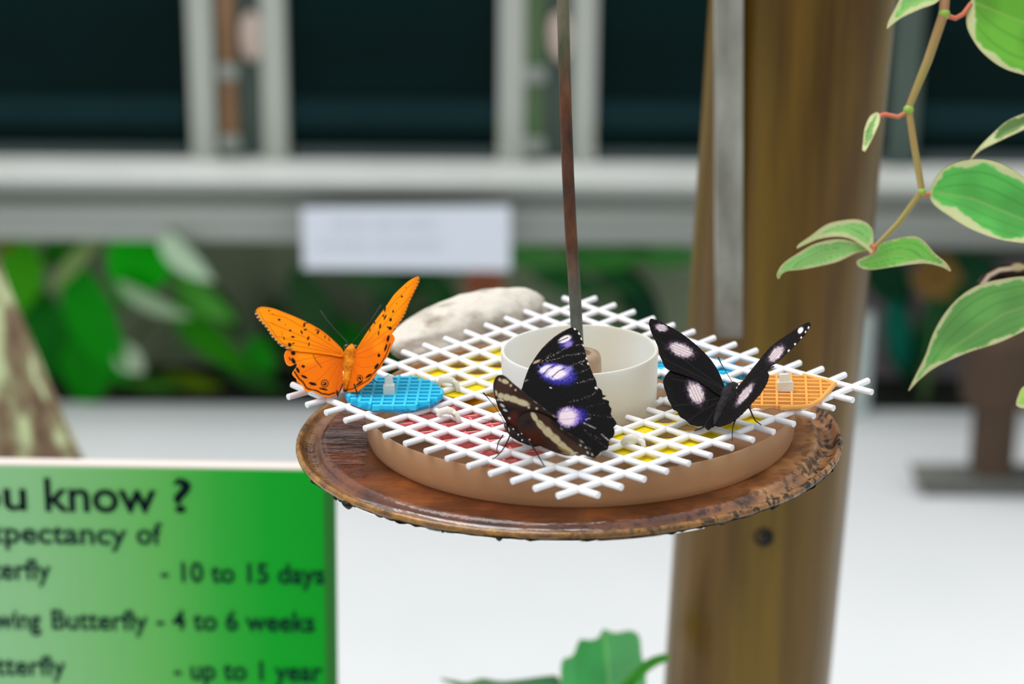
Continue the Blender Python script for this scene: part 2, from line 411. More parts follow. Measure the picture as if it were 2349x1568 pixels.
# ================================================================== TIMBER POST with steel strap and bolt
m_post = bpy.data.materials.new('weathered_brown_timber'); m_post.use_nodes = True
N, L = m_post.node_tree.nodes, m_post.node_tree.links; bs = N['Principled BSDF']; bs.inputs['Roughness'].default_value = 0.34; bs.inputs['Specular IOR Level'].default_value = 0.3
tc = N.new('ShaderNodeTexCoord'); mp = N.new('ShaderNodeMapping'); mp.inputs['Scale'].default_value = (1, 1, 0.07); L.new(tc.outputs['Object'], mp.inputs[0])
n1 = N.new('ShaderNodeTexNoise'); n1.inputs['Scale'].default_value = 75; n1.inputs['Detail'].default_value = 5; L.new(mp.outputs[0], n1.inputs[0])
n2 = N.new('ShaderNodeTexNoise'); n2.inputs['Scale'].default_value = 22; n2.inputs['Detail'].default_value = 4; L.new(mp.outputs[0], n2.inputs[0])
r1 = N.new('ShaderNodeValToRGB'); r1.color_ramp.elements[0].position = 0.33; r1.color_ramp.elements[0].color = c(50, 32, 8); r1.color_ramp.elements[1].position = 0.68; r1.color_ramp.elements[1].color = c(122, 92, 28)
r2 = N.new('ShaderNodeValToRGB'); r2.color_ramp.elements[0].position = 0.35; r2.color_ramp.elements[0].color = c(84, 52, 12); r2.color_ramp.elements[1].position = 0.65; r2.color_ramp.elements[1].color = c(122, 98, 22)
L.new(n1.outputs[0], r1.inputs[0]); L.new(n2.outputs[0], r2.inputs[0])
mx = N.new('ShaderNodeMix'); mx.data_type = 'RGBA'; mx.inputs[0].default_value = 0.5; L.new(r1.outputs[0], mx.inputs[6]); L.new(r2.outputs[0], mx.inputs[7]); L.new(mx.outputs[2], bs.inputs['Base Color'])
bp = N.new('ShaderNodeBump'); bp.inputs['Strength'].default_value = 0.3; bp.inputs['Distance'].default_value = 0.002; L.new(n1.outputs[0], bp.inputs['Height']); L.new(bp.outputs[0], bs.inputs['Normal'])
PY_ = 1.36
pa, pb = on_y(1840, 0, PY_), on_y(1712, 1568, PY_)
pdir = (pa - pb).normalized(); p_bot = pb - pdir * (pb.z / pdir.z); p_top = pa + pdir * ((2.3 - pa.z) / pdir.z)
def rad_at(px_half, p): return px_half / F * depth(p)
ra, rb = rad_at(213, pa), rad_at(189, pb)
PT = thing('timber_post', 'round brown timber post standing behind the feeder dish', 'post', p_bot)
b = MB()
PL = 60
pts = [p_bot + (p_top - p_bot) * (i / PL) for i in range(PL + 1)]
rr = [rb + (ra - rb) * ((p.z - pb.z) / (pa.z - pb.z)) * (1.0 if p.z < 1.6 else 1.0) + 0.0006 * mnoise.noise(Vector((0, 0, p.z * 9))) for p in pts]
b.tube(pts, [max(0.03, min(q, 0.06)) for q in rr], 48); b.build('pole', m_post, PT, smooth=50)
m_strap = mat('galvanised_steel', c(176, 176, 168), rough=0.5, metal=0.2, col2=c(128, 126, 114), nscale=60, stretch=(1, 1, 0.35), lo=0.3, hi=0.7, bump=0.3, bscale=200)
N, L = m_strap.node_tree.nodes, m_strap.node_tree.links; bs = N['Principled BSDF']
tc = N.new('ShaderNodeTexCoord'); sx = N.new('ShaderNodeSeparateXYZ'); L.new(tc.outputs['Object'], sx.inputs[0])
zs_ = lambda py: on_y(1674, py, PY_ - 0.047).z - p_bot.z
fr_ = N.new('ShaderNodeMapRange'); fr_.inputs['From Min'].default_value = zs_(720); fr_.inputs['From Max'].default_value = zs_(430)
nz_ = N.new('ShaderNodeTexNoise'); nz_.inputs['Scale'].default_value = 50; L.new(tc.outputs['Object'], nz_.inputs[0])
ad_ = N.new('ShaderNodeMath'); ad_.operation = 'MULTIPLY_ADD'; L.new(nz_.outputs[0], ad_.inputs[0]); ad_.inputs[1].default_value = 0.08; L.new(sx.outputs['Z'], ad_.inputs[2]); L.new(ad_.outputs[0], fr_.inputs[0])
mx = N.new('ShaderNodeMix'); mx.data_type = 'RGBA'; L.new(fr_.outputs[0], mx.inputs[0]); mx.inputs[6].default_value = c(84, 64, 42)
old = bs.inputs['Base Color'].links[0].from_socket; L.new(old, mx.inputs[7]); L.new(mx.outputs[2], bs.inputs['Base Color'])
fy = PY_ - 0.047
sp = [on_y(1674, y, fy) for y in (-420, 0, 300, 600, 775)]
b = MB(); hw = 31 / F * depth(sp[1])
for i in range(len(sp) - 1):
    q0, q1 = sp[i], sp[i + 1]
    x_ = Vector((hw, 0, 0)); y_ = Vector((0, 0.018, 0))
    b.add([q0 - x_, q0 + x_, q1 + x_, q1 - x_, q0 - x_ + y_, q0 + x_ + y_, q1 + x_ + y_, q1 - x_ + y_], [(3, 2, 1, 0), (4, 5, 6, 7), (0, 1, 5, 4), (1, 2, 6, 5), (2, 3, 7, 6), (3, 0, 4, 7)])
so = b.build('strap', m_strap, PT, smooth=0); so['label'] = 'grey galvanised steel strap'
m_bolt = mat('dark_bolt_iron', c(34, 26, 18), rough=0.6, col2=c(16, 12, 9), nscale=90)
_q = on_y(1752, 1231, PY_); _ax = p_bot + pdir * ((_q.z - p_bot.z) / pdir.z); _r = rb + (ra - rb) * ((_q.z - pb.z) / (pa.z - pb.z))
bc = _q
for _k in range(400):                                   # walk the sight line out to the face of the post
    _c = p_bot + pdir * ((bc.z - p_bot.z) / pdir.z)
    if math.hypot(bc.x - _c.x, bc.y - _c.y) >= _r - 0.0004: break
    bc = bc + (CAM_LOC - bc).normalized() * 0.0003
ax = (CAM_LOC - bc); ax.z = 0; ax.normalize()
qv = ax.to_track_quat('Z', 'Y').to_matrix().to_4x4(); BM_ = Matrix.Translation(bc) @ qv
b = MB(); b.lathe([(0.0, 0.0016), (0.0022, 0.0016), (0.0024, 0.0002), (0.0042, 0.0), (0.0052, 0.0015), (0.0058, 0.0012), (0.006, -0.004)], 28, BM_); bo = b.build('bolt', m_bolt, PT, smooth=40); bo['label'] = 'dark sunken bolt head'

# ================================================================== LEANING TREE TRUNK at the left
m_bark = bpy.data.materials.new('lichened_bark'); m_bark.use_nodes = True
N, L = m_bark.node_tree.nodes, m_bark.node_tree.links; bs = N['Principled BSDF']; bs.inputs['Roughness'].default_value = 0.9; bs.inputs['Specular IOR Level'].default_value = 0.15
tc = N.new('ShaderNodeTexCoord'); mp = N.new('ShaderNodeMapping'); mp.inputs['Scale'].default_value = (1, 1, 0.45); L.new(tc.outputs['Object'], mp.inputs[0])
n1 = N.new('ShaderNodeTexNoise'); n1.inputs['Scale'].default_value = 42; n1.inputs['Detail'].default_value = 4; L.new(mp.outputs[0], n1.inputs[0])
r1 = N.new('ShaderNodeValToRGB'); ee = r1.color_ramp.elements; ee[0].position = 0.30; ee[0].color = c(72, 60, 44); ee[1].position = 0.60; ee[1].color = c(214, 226, 174)
q = ee.new(0.45); q.color = c(136, 112, 90); q = ee.new(0.53); q.color = c(158, 150, 116)
L.new(n1.outputs[0], r1.inputs[0]); L.new(r1.outputs[0], bs.inputs['Base Color'])
TY = 1.85
e1, e2 = on_y(-4, 610, TY), on_y(184, 1050, TY)
dv = (e1 - e2).normalized(); base_t = e2 - dv * (e2.z / dv.z); rt = 150 / F * depth(e2)
perp = Vector((-dv.z, 0, dv.x)).normalized()
if perp.x > 0: perp = -perp
tp = [base_t + perp * rt + (dv * q) for q in np.linspace(0, 2.0, 40)]
b = MB(); b.tube(tp, [rt * (1.35 - 0.35 * min(1, p.z / 0.25)) * (1 - 0.03 * i / 40) + 0.003 * mnoise.noise(Vector((1, 2, p.z * 12))) for i, p in enumerate(tp)], 36)
tag(b.build('tree_trunk', m_bark, smooth=70), 'leaning tree trunk with pale lichen patches at the left edge, behind the green sign', 'tree')

# ================================================================== FEEDER: rusty dish, tray, cup, grid, rod
DT = DM @ Matrix.Rotation(math.radians(-1.4), 4, 'X')        # dish and tray hang tipped slightly against the grid
DCX, DCY = -0.0055, 0.0007
DD = DT @ Matrix.Translation((DCX, DCY, -0.0209))
m_dish = bpy.data.materials.new('wet_rusty_metal'); m_dish.use_nodes = True
N, L = m_dish.node_tree.nodes, m_dish.node_tree.links; bs = N['Principled BSDF']
tc = N.new('ShaderNodeTexCoord'); sx = N.new('ShaderNodeSeparateXYZ'); L.new(tc.outputs['Object'], sx.inputs[0])
def noise_node(sc, det=6, rough=0.55, stretch=None, dist=0.0):
    n_ = N.new('ShaderNodeTexNoise'); n_.inputs['Scale'].default_value = sc; n_.inputs['Detail'].default_value = det; n_.inputs['Roughness'].default_value = rough; n_.inputs['Distortion'].default_value = dist
    if stretch:
        m2 = N.new('ShaderNodeMapping'); m2.inputs['Scale'].default_value = stretch; L.new(tc.outputs['Object'], m2.inputs[0]); L.new(m2.outputs[0], n_.inputs[0])
    else: L.new(tc.outputs['Object'], n_.inputs[0])
    return n_
def ramp(sock, stops):
    r_ = N.new('ShaderNodeValToRGB'); ee = r_.color_ramp.elements; ee[0].position, ee[0].color = stops[0]; ee[1].position, ee[1].color = stops[-1]
    for p_, q_ in stops[1:-1]: x_ = ee.new(p_); x_.color = q_
    L.new(sock, r_.inputs[0]); return r_
def math_(op, a, b_=None, clamp=False):
    n_ = N.new('ShaderNodeMath'); n_.operation = op; n_.use_clamp = clamp
    for i, v_ in enumerate((a, b_)):
        if v_ is None: continue
        if isinstance(v_, (int, float)): n_.inputs[i].default_value = v_
        else: L.new(v_, n_.inputs[i])
    return n_.outputs[0]
def mixc(f, a, b_):
    n_ = N.new('ShaderNodeMix'); n_.data_type = 'RGBA'
    for i, v_ in ((0, f), (6, a), (7, b_)):
        if isinstance(v_, (int, float)): n_.inputs[i].default_value = v_
        elif isinstance(v_, tuple): n_.inputs[i].default_value = v_
        else: L.new(v_, n_.inputs[i])
    return n_.outputs[2]
BL, WH = (0, 0, 0, 1), (1, 1, 1, 1)
nA, nB, nC = noise_node(38), noise_node(110, 8), noise_node(210, 4)
wet = ramp(nA.outputs[0], [(0.3, c(52, 24, 14)), (0.5, c(92, 46, 24)), (0.7, c(136, 74, 34))])
dry = ramp(nA.outputs[0], [(0.3, c(104, 62, 38)), (0.5, c(160, 108, 64)), (0.7, c(196, 148, 92))])
fx = math_('ADD', math_('MULTIPLY', sx.outputs['X'], 16.0), math_('MULTIPLY', nA.outputs[0], 1.6)); fx = math_('SUBTRACT', fx, 1.65, True)
colr = mixc(fx, wet.outputs[0], dry.outputs[0])
rad2 = N.new('ShaderNodeVectorMath'); rad2.operation = 'LENGTH'; cx = N.new('ShaderNodeCombineXYZ'); L.new(sx.outputs['X'], cx.inputs[0]); L.new(sx.outputs['Y'], cx.inputs[1]); L.new(cx.outputs[0], rad2.inputs[0])
rim = math_('SUBTRACT', math_('MULTIPLY', rad2.outputs['Value'], 95.0), 10.9, True)       # 0 inside, 1 at the lip
olive = ramp(nB.outputs[0], [(0.35, c(92, 58, 10)), (0.6, c(172, 120, 42))])
colr = mixc(math_('MULTIPLY', rim, math_('SUBTRACT', 1.0, math_('MULTIPLY', fx, 0.8))), colr, olive.outputs[0])
nM = noise_node(240, 8, 0.65)
mold = ramp(math_('ADD', math_('MULTIPLY', nM.outputs[0], 0.6), math_('MULTIPLY', nB.outputs[0], 0.4)), [(0.50, BL), (0.55, WH)])
mz = math_('SUBTRACT', math_('MULTIPLY', rad2.outputs['Value'], 60.0), 6.1, True)
mr2 = math_('MULTIPLY', math_('MULTIPLY', mold.outputs[0], mz), math_('ADD', math_('MULTIPLY', sx.outputs['X'], 5.0), 0.55, True), True)
colr = mixc(mr2, colr, c(14, 13, 10))
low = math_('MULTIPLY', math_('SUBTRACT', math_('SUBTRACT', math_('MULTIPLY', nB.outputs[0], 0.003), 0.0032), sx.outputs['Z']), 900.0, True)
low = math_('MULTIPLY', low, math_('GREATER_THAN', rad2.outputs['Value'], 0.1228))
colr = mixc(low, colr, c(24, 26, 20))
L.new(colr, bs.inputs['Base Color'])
rg = N.new('ShaderNodeMapRange'); rg.inputs['To Min'].default_value = 0.13; rg.inputs['To Max'].default_value = 0.5; L.new(fx, rg.inputs[0]); L.new(rg.outputs[0], bs.inputs['Roughness'])
bs.inputs['Specular IOR Level'].default_value = 0.55; L.new(math_('MULTIPLY', math_('SUBTRACT', 1.0, math_('MAXIMUM', low, mr2)), 0.45), bs.inputs['Coat Weight']); L.new(math_('MULTIPLY', math_('SUBTRACT', 1.0, low), 0.55), bs.inputs['Specular IOR Level']); bs.inputs['Coat Roughness'].default_value = 0.08
rip = noise_node(26, 5, 0.6, (0.6, 3.2, 1), 0.4)
hb_ = math_('ADD', math_('MULTIPLY', rip.outputs[0], 1.0), math_('MULTIPLY', nC.outputs[0], 0.25))
bp = N.new('ShaderNodeBump'); bp.inputs['Strength'].default_value = 0.65; bp.inputs['Distance'].default_value = 0.0016; L.new(hb_, bp.inputs['Height']); L.new(bp.outputs[0], bs.inputs['Normal']); L.new(bp.outputs[0], bs.inputs['Coat Normal'])

prof = [(0.0001, 0), (0.05, 0), (0.1105, 0), (0.1125, 0.0003), (0.1138, -0.0004), (0.1146, -0.0016), (0.1154, -0.0030), (0.1166, -0.0036), (0.1186, -0.0038), (0.1204, -0.0033), (0.1216, -0.0022), (0.1224, -0.0007),
        (0.1233, 0.0004), (0.1242, 0.0003), (0.1249, -0.0006), (0.1251, -0.0016), (0.1247, -0.0028), (0.1238, -0.0034), (0.1222, -0.0042), (0.117, -0.0056), (0.1135, -0.0050), (0.1120, -0.0018), (0.05, -0.0015), (0.0001, -0.0015)]
def dish_jit(a, i, r, z):
    ca, sa = math.cos(a), math.sin(a)
    if i >= 15 and i <= 19:
        q_ = mnoise.noise(Vector((ca * 16, sa * 16, 3))) ; q2 = mnoise.noise(Vector((ca * 60, sa * 60, 9)))
        z -= max(0, q_ * 0.0014 + q2 * 0.0012) * (1.0 if i > 15 else 0.25) * (1.0 if i < 19 else 0.3)
    if i >= 11 and i <= 15:
        r += 0.00025 * mnoise.noise(Vector((ca * 40, sa * 40, i * .3))); z += 0.0002 * mnoise.noise(Vector((ca * 55, sa * 55, 5 + i * .2)))
    if 3 <= i <= 6: z += 0.0004 * mnoise.noise(Vector((ca * 30, sa * 30, 1)))
    return r, z
DISH = thing('feeder_dish', 'round wet rusty metal dish with rolled rim under the white grid', 'dish', M=DD)
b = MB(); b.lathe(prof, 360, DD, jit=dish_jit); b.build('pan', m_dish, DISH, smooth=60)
m_grime = mat('black_grime', c(16, 18, 12), rough=0.5, spec=0.25, col2=c(34, 30, 14), nscale=150)
for i, (px, py, r_) in enumerate([(792, 1158, 0.0019), (735, 1098, 0.0009), (770, 1140, 0.0009), (1152, 1228, 0.0011), (1028, 1212, 0.0006), (1758, 1160, 0.0010), (1845, 1108, 0.0007)]):
    l_ = dl(px, py, -0.0225); v_ = Vector((l_.x - DCX, l_.y - DCY)); v_ = v_.normalized() * 0.1238
    p = DD @ Vector((v_.x, v_.y, -0.0036 - r_ * 0.25)); b = MB()
    b.tube([p + GZ * r_ * t_ for t_ in (1.0, 0.6, 0.1, -0.4, -0.8)], [r_ * 1.5, r_ * 1.6, r_ * 1.3, r_ * 0.8, r_ * 0.35], 10)
    b.build('grime_drip', m_grime, DISH, smooth=80)
m_water = mat('clear_water', (1, 1, 1, 1), rough=0.03, trans=1.0, ior=1.33)
b = MB(); wv = []; WN = 120
for k_ in range(WN + 1):
    a = math.radians(212 + 86 * k_ / WN); en = min(1, k_ / 30, (WN - k_) / 30)
    for i_, (r_, z_) in enumerate([(0.1142, -0.0021), (0.1158, -0.0020), (0.1175, -0.0020), (0.1195, -0.0020), (0.1210, -0.0019), (0.1224, -0.0018), (0.1224, -0.0046), (0.1186, -0.0048), (0.1150, -0.0044)]):
        if i_ < 6: z_ = -0.0042 + (z_ + 0.0042) * en
        if 1 <= i_ <= 4: z_ += 0.00012 * mnoise.noise(Vector((math.cos(a) * 26, math.sin(a) * 26, 2 + i_ * .3)))
        wv.append(DD @ Vector((r_ * math.cos(a), r_ * math.sin(a), z_)))
wf = [(k_ * 9 + i_, k_ * 9 + (i_ + 1) % 9, k_ * 9 + 9 + (i_ + 1) % 9, k_ * 9 + 9 + i_) for k_ in range(WN) for i_ in range(9)]
b.add(wv, [tuple(reversed(q)) for q in wf] + [tuple(range(9)), tuple(range(WN * 9, WN * 9 + 9))[::-1]])
tag(b.build('pooled_water', m_water, base=DD, smooth=60), 'clear water pooled in the channel inside the rim of the rusty dish', 'water')

# frosted tray
TM = DT @ Matrix.Translation((0, 0, -0.0208))
m_tray = mat('frosted_tan_plastic', c(236, 200, 160), rough=0.34, spec=0.4, trans=0.7, ior=1.3, translucent=0.12)
TRAY = [(0.0001, 0.0), (0.088, 0.0), (0.0952, 0.0002), (0.0969, 0.0013), (0.0977, 0.0036), (0.0980, 0.0075), (0.0985, 0.0156), (0.0979, 0.0162), (0.0969, 0.0156), (0.0962, 0.0080), (0.0956, 0.0046), (0.0944, 0.0026), (0.092, 0.0019), (0.0001, 0.0019)]
b = MB(); b.lathe(TRAY, 180, TM); tag(b.build('plastic_tray', m_tray, base=TM, smooth=50), 'round frosted tan plastic tray holding the nectar, sitting in the rusty dish', 'tray')
# cup
m_cup = mat('frosted_white_plastic', c(246, 248, 248), rough=0.35, spec=0.4, translucent=0.45, col2=c(242, 238, 226), nscale=20)
CM = DM @ Matrix.Translation((0, 0, -0.0168))
CUP = thing('plastic_cup', 'short frosted white plastic cup at the centre of the grid around the rod', 'cup', M=CM)
b = MB(); b.lathe([(0.0001, 0), (0.0338, 0), (0.0346, 0.001), (0.0358, 0.0359), (0.0355, 0.0366), (0.0343, 0.0366), (0.0340, 0.0359), (0.0332, 0.012), (0.0325, 0.0105), (0.0001, 0.010)], 120, CM); b.build('wall', m_cup, CUP, smooth=50)
m_boss = mat('amber_clear_plastic', c(206, 180, 152), rough=0.25, translucent=0.25, coat=0.3, col2=c(176, 146, 118), nscale=60)
b = MB(); b.lathe([(0.0001, 0.010), (0.0106, 0.010), (0.0098, 0.0325), (0.0090, 0.0345), (0.0074, 0.0352), (0.0052, 0.0348), (0.0046, 0.0330), (0.0001, 0.0330)], 48, CM); bo = b.build('boss', m_boss, CUP, smooth=50); bo['label'] = 'pale amber sleeve around the rod'

# rod
rb0 = dp(0, 0, 0.008); d0 = depth(rb0)
m_rod = bpy.data.materials.new('rusty_steel_rod'); m_rod.use_nodes = True
N, L = m_rod.node_tree.nodes, m_rod.node_tree.links; bs = N['Principled BSDF']; bs.inputs['Roughness'].default_value = 0.55; bs.inputs['Metallic'].default_value = 0.15
tc = N.new('ShaderNodeTexCoord'); sx = N.new('ShaderNodeSeparateXYZ'); L.new(tc.outputs['Object'], sx.inputs[0])
nA = noise_node(140, 6, 0.6, (1, 1, 0.3)); nB = noise_node(45, 3)
rust = ramp(nA.outputs[0], [(0.3, c(46, 26, 18)), (0.5, c(88, 48, 26)), (0.72, c(118, 76, 42))])
stee = ramp(nA.outputs[0], [(0.3, c(74, 78, 70)), (0.7, c(118, 120, 108))])
grn = ramp(nA.outputs[0], [(0.3, c(64, 86, 56)), (0.7, c(126, 112, 92))])
zt_ = dict()
def zl(py): return at(1310, py, d0).z - rb0.z
f1 = N.new('ShaderNodeMapRange'); f1.inputs['From Min'].default_value = zl(705); f1.inputs['From Max'].default_value = zl(560)
L.new(math_('ADD', sx.outputs['Z'], math_('MULTIPLY', math_('SUBTRACT', nB.outputs[0], 0.5), 0.03)), f1.inputs[0])
f2 = N.new('ShaderNodeMapRange'); f2.inputs['From Min'].default_value = zl(190); f2.inputs['From Max'].default_value = zl(30); L.new(sx.outputs['Z'], f2.inputs[0])
L.new(mixc(f2.outputs[0], mixc(f1.outputs[0], stee.outputs[0], rust.outputs[0]), grn.outputs[0]), bs.inputs['Base Color'])
rtop = [at(px, py, d0 + dd) for px, py, dd in [(1324, 770, 0), (1318, 660, -.004), (1310, 540, -.008), (1303, 400, -.012), (1298, 260, -.017), (1294, 120, -.022), (1291, 0, -.026), (1283, -260, -.035), (1262, -1000, -.06), (1238, -2200, -.10)]]
b = MB(); b.tube([rb0] + rtop, [0.00275] * 11, 20)
tag(b.build('hanging_rod', m_rod, origin=rb0, smooth=60), 'thin rusty steel rod rising from the cup, carrying the feeder dish', 'rod')

# white grid
m_grid = mat('white_plastic', c(244, 245, 250), rough=0.28, spec=0.5, sss=0.15)
QA, QM, QB = -0.10774, 0.046907, -0.14152
def gpos(a, b_, dz=0.0):
    A_, B_ = (a - 6.5) / 6.5, (b_ - 6.5) / 6.5
    z = QA * (A_ * A_ - .6) + QM * A_ * B_ + QB * (B_ * B_ - .6)
    return G00 + (GA * a + GB * b_) * CELL - GZ * (z * CELL) + GZ * dz
b = MB(); HOLE = 0.0372
oa = DMI @ gpos(0, 0)
def cut(fn):
    segs = []; cur = []
    for u in np.arange(-0.86, 13.861, 0.1):
        p = fn(u); l_ = DMI @ p
        if math.hypot(l_.x, l_.y) > HOLE: cur.append(p)
        else:
            if len(cur) > 3: segs.append(cur)
            cur = []
    if len(cur) > 3: segs.append(cur)
    return segs
for i in range(14):
    e0, e1_ = random.uniform(-.08, .04), random.uniform(-.04, .1)
    for s_ in cut(lambda u: gpos(i, u)): b.tube(s_, 0.00152, 10, up=GZ, flat=0.95)
    for s_ in cut(lambda u: gpos(u, i)): b.tube(s_, 0.00152, 10, up=GZ, flat=0.95)
tag(b.build('plastic_grid', m_grid, base=DM, smooth=50), 'square white plastic mesh grid lying across the tray with open bar ends', 'grid')

# stone
m_stone = mat('pale_grey_stone', c(212, 206, 196), rough=0.85, spec=0.2, col2=c(140, 124, 108), nscale=90, lo=0.45, hi=0.78, bump=0.8, bscale=130)
b = MB(); nu, nv = 64, 40
stc = dl(1075, 775, -0.006)
sc_ = Vector((-0.057, 0.110, -0.0078)); tang = Vector((0.80, 0.60, 0)).normalized(); radl = Vector((-0.60, 0.80, 0))
vs = []
for j in range(nv + 1):
    ph = math.pi * j / nv
    for i in range(nu):
        th = 2 * math.pi * i / nu
        x, y, z = math.sin(ph) * math.cos(th), math.sin(ph) * math.sin(th), math.cos(ph)
        sg_ = lambda v_, p_: math.copysign(abs(v_) ** p_, v_)
        x, y, z = sg_(x, .85), sg_(y, .85), sg_(z, .8)
        nz_ = 1 + 0.10 * mnoise.noise(Vector((x * 1.6, y * 1.6, z * 1.6 + 4))) + 0.03 * mnoise.noise(Vector((x * 6, y * 6, z * 6)))
        h_ = 0.0168 * (1 + 0.42 * x)
        l_ = sc_ + tang * (x * 0.046 * nz_) + radl * (y * 0.019 * nz_) + Vector((0, 0, z * h_ * nz_))
        l_.z = max(l_.z, -0.0222); vs.append(DM @ l_)
fs = [(j * nu + i, (j + 1) * nu + i, (j + 1) * nu + (i + 1) % nu, j * nu + (i + 1) % nu) for j in range(nv) for i in range(nu)]
b.add(vs, fs); tag(b.build('stone', m_stone, base=DM @ Matrix.Translation(sc_), smooth=180), 'pale grey rounded stone resting on the dish behind the left edge of the grid', 'stone')

# ------------------------------------------------------------------ coloured plates
def plate_px(name, label, cat, corners, z, th, mat_, hole_r=0, pitch=0.011, lattice=None, group=None, angle=0.0):
    """flat plate under/over the grid; corners are photo points on the height z of the feeder frame"""
    P = [dl(px, py, z) for px, py in corners]; loop0 = [(p.x, p.y) for p in P]
    cen = np.mean(loop0, 0); Mx = DM @ Matrix.Translation((cen[0], cen[1], z))
    ca, sa = math.cos(angle), math.sin(angle)
    L0 = np.array([((x - cen[0]) * ca + (y - cen[1]) * sa, -(x - cen[0]) * sa + (y - cen[1]) * ca) for x, y in loop0])
    back = lambda x, y, zz: Mx @ Vector((x * ca - y * sa, x * sa + y * ca, zz))
    T = thing(name, label, cat, M=Mx, group=group)
    if lattice is None:
        loop = []
        for i in range(len(L0)):
            p, q = L0[i], L0[(i + 1) % len(L0)]; kk = max(2, int(np.hypot(*(q - p)) / 0.004))
            loop += [p + (q - p) * t_ for t_ in np.arange(kk) / kk]
        loop = np.array(loop); holes = []
        if hole_r:
            for gi in range(13):
                for gj in range(13):
                    q_ = DMI @ gpos(gi + .5, gj + .5); qx, qy = q_.x - cen[0], q_.y + 0.0070 - cen[1]
                    hx, hy = qx * ca + qy * sa, -qx * sa + qy * ca
                    h = np.array([(hx + hole_r * math.cos(t_), hy + hole_r * math.sin(t_)) for t_ in np.linspace(0, 2 * math.pi, 24, endpoint=False)])
                    if inside(h[:, 0], h[:, 1], L0).all() and dist_poly(h[:, 0], h[:, 1], L0, True).min() > 0.0012: holes.append(h)
        vs, fs = triangulate(loop, 0.004, holes)
        sheet(vs, fs, [back(x, y, 0) for x, y in vs], th, nrm=GZ).build('plate', mat_, T, smooth=30)
    else:
        sx_, sy_, wx, wy, h1, h2, floor_ = lattice
        x0, y0 = L0.min(0); x1, y1 = L0.max(0)
        def runs(fn, lo_, hi_):
            us = np.linspace(lo_, hi_, 160); pts = np.array([fn(u) for u in us]); ok = inside(pts[:, 0], pts[:, 1], L0); out = []; st = None
            for i, o_ in enumerate(ok):
                if o_ and st is None: st = i
                if (not o_ or i == len(ok) - 1) and st is not None:
                    if i - st > 3: out.append((us[st], us[i - 1]))
                    st = None
            return out
        b = MB()
        for hy in np.arange(y0 + sy_ / 2, y1, sy_):
            for (u0, u1) in runs(lambda u: (u, hy), x0, x1):
                vv = [back(x, y, zz) for zz in (-th / 2, h1) for y in (hy - wy / 2 * (1 if zz < 0 else .8), hy + wy / 2 * (1 if zz < 0 else .8)) for x in (u0, u1)]
                b.add(vv, [(0, 2, 3, 1), (4, 5, 7, 6), (0, 1, 5, 4), (2, 6, 7, 3), (0, 4, 6, 2), (1, 3, 7, 5)])
        b.build('rib', mat_, T, smooth=30)
        b = MB()
        for hx in np.arange(x0 + sx_ / 2, x1, sx_):
            for (u0, u1) in runs(lambda u: (hx, u), y0, y1):
                vv = [back(x, y, zz) for zz in (-th / 2, h2) for y in (u0, u1) for x in (hx - wx / 2 * (1 if zz < 0 else .7), hx + wx / 2 * (1 if zz < 0 else .7))]
                b.add(vv, [(0, 2, 3, 1), (4, 5, 7, 6), (0, 1, 5, 4), (2, 6, 7, 3), (0, 4, 6, 2), (1, 3, 7, 5)])
        b.build('cross_rib', mat_, T, smooth=30)
        if floor_:
            loop = []
            for i in range(len(L0)):
                p, q = L0[i], L0[(i + 1) % len(L0)]; kk = max(1, int(np.hypot(*(q - p)) / 0.003))
                loop += [p + (q - p) * t_ for t_ in np.arange(kk) / kk]
            vs, fs = triangulate(np.array(loop), 0.004)
            sheet(vs, fs, [back(x, y, -th / 2) for x, y in vs], th * 0.6, nrm=GZ).build('backing', floor_, T, smooth=30)
    return T, back
m_yel = mat('yellow_plastic', c(255, 236, 20), rough=0.35, translucent=0.3)
m_pinkp = mat('pink_red_plastic', c(255, 146, 150), rough=0.25, translucent=0.2)
m_blue = mat('cyan_plastic', c(50, 212, 250), rough=0.3, translucent=0.15)
m_blued = mat('cyan_recess_shade', c(0, 138, 186), rough=0.35)  # darker copy of the cyan, recess shade put into the backing colour
m_orp = mat('light_orange_plastic', c(255, 190, 100), rough=0.4, translucent=0.2)
m_amb = mat('amber_plastic', c(200, 140, 20), rough=0.3, translucent=0.25)
m_tie = mat('milky_nylon', c(246, 244, 236), rough=0.3, translucent=0.35)
plate_px('perforated_plate', 'yellow perforated plastic plate under the grid, left of the white cup', 'plate', [(898, 882), (1150, 792), (1205, 850), (1060, 918)], -0.0035, 0.0016, m_yel, 0.0046, 0.0115, angle=math.radians(45))
plate_px('perforated_plate', 'yellow perforated plastic plate under the grid, in front of the white cup', 'plate', [(1366, 1012), (1560, 935), (1770, 962), (1468, 1078)], -0.0035, 0.0016, m_yel, 0.0046, 0.0115, angle=math.radians(45))
plate_px('lattice_plate', 'pink red plastic lattice plate under the grid near its front left edge', 'plate', [(893, 975), (1030, 922), (1305, 1022), (1165, 1082)], -0.0035, 0.0016, m_pinkp, lattice=(0.0066, 0.0066, 0.0014, 0.0016, 0.0008, 0.0004, None), angle=math.radians(18))
plate_px('lattice_plate', 'blue plastic lattice plate under the grid behind the right black butterfly', 'plate', [(1480, 850), (1570, 800), (1730, 850), (1620, 905)], -0.0035, 0.0016, m_blue, lattice=(0.0075, 0.0055, 0.0022, 0.0032, 0.0007, 0.0004, m_blued), angle=math.radians(0))
plate_px('amber_plate', 'amber translucent plastic plate under the grid between blue disc and pink lattice', 'plate', [(955, 935), (1062, 885), (1180, 930), (1140, 968), (1050, 940)], -0.008, 0.0012, m_amb)

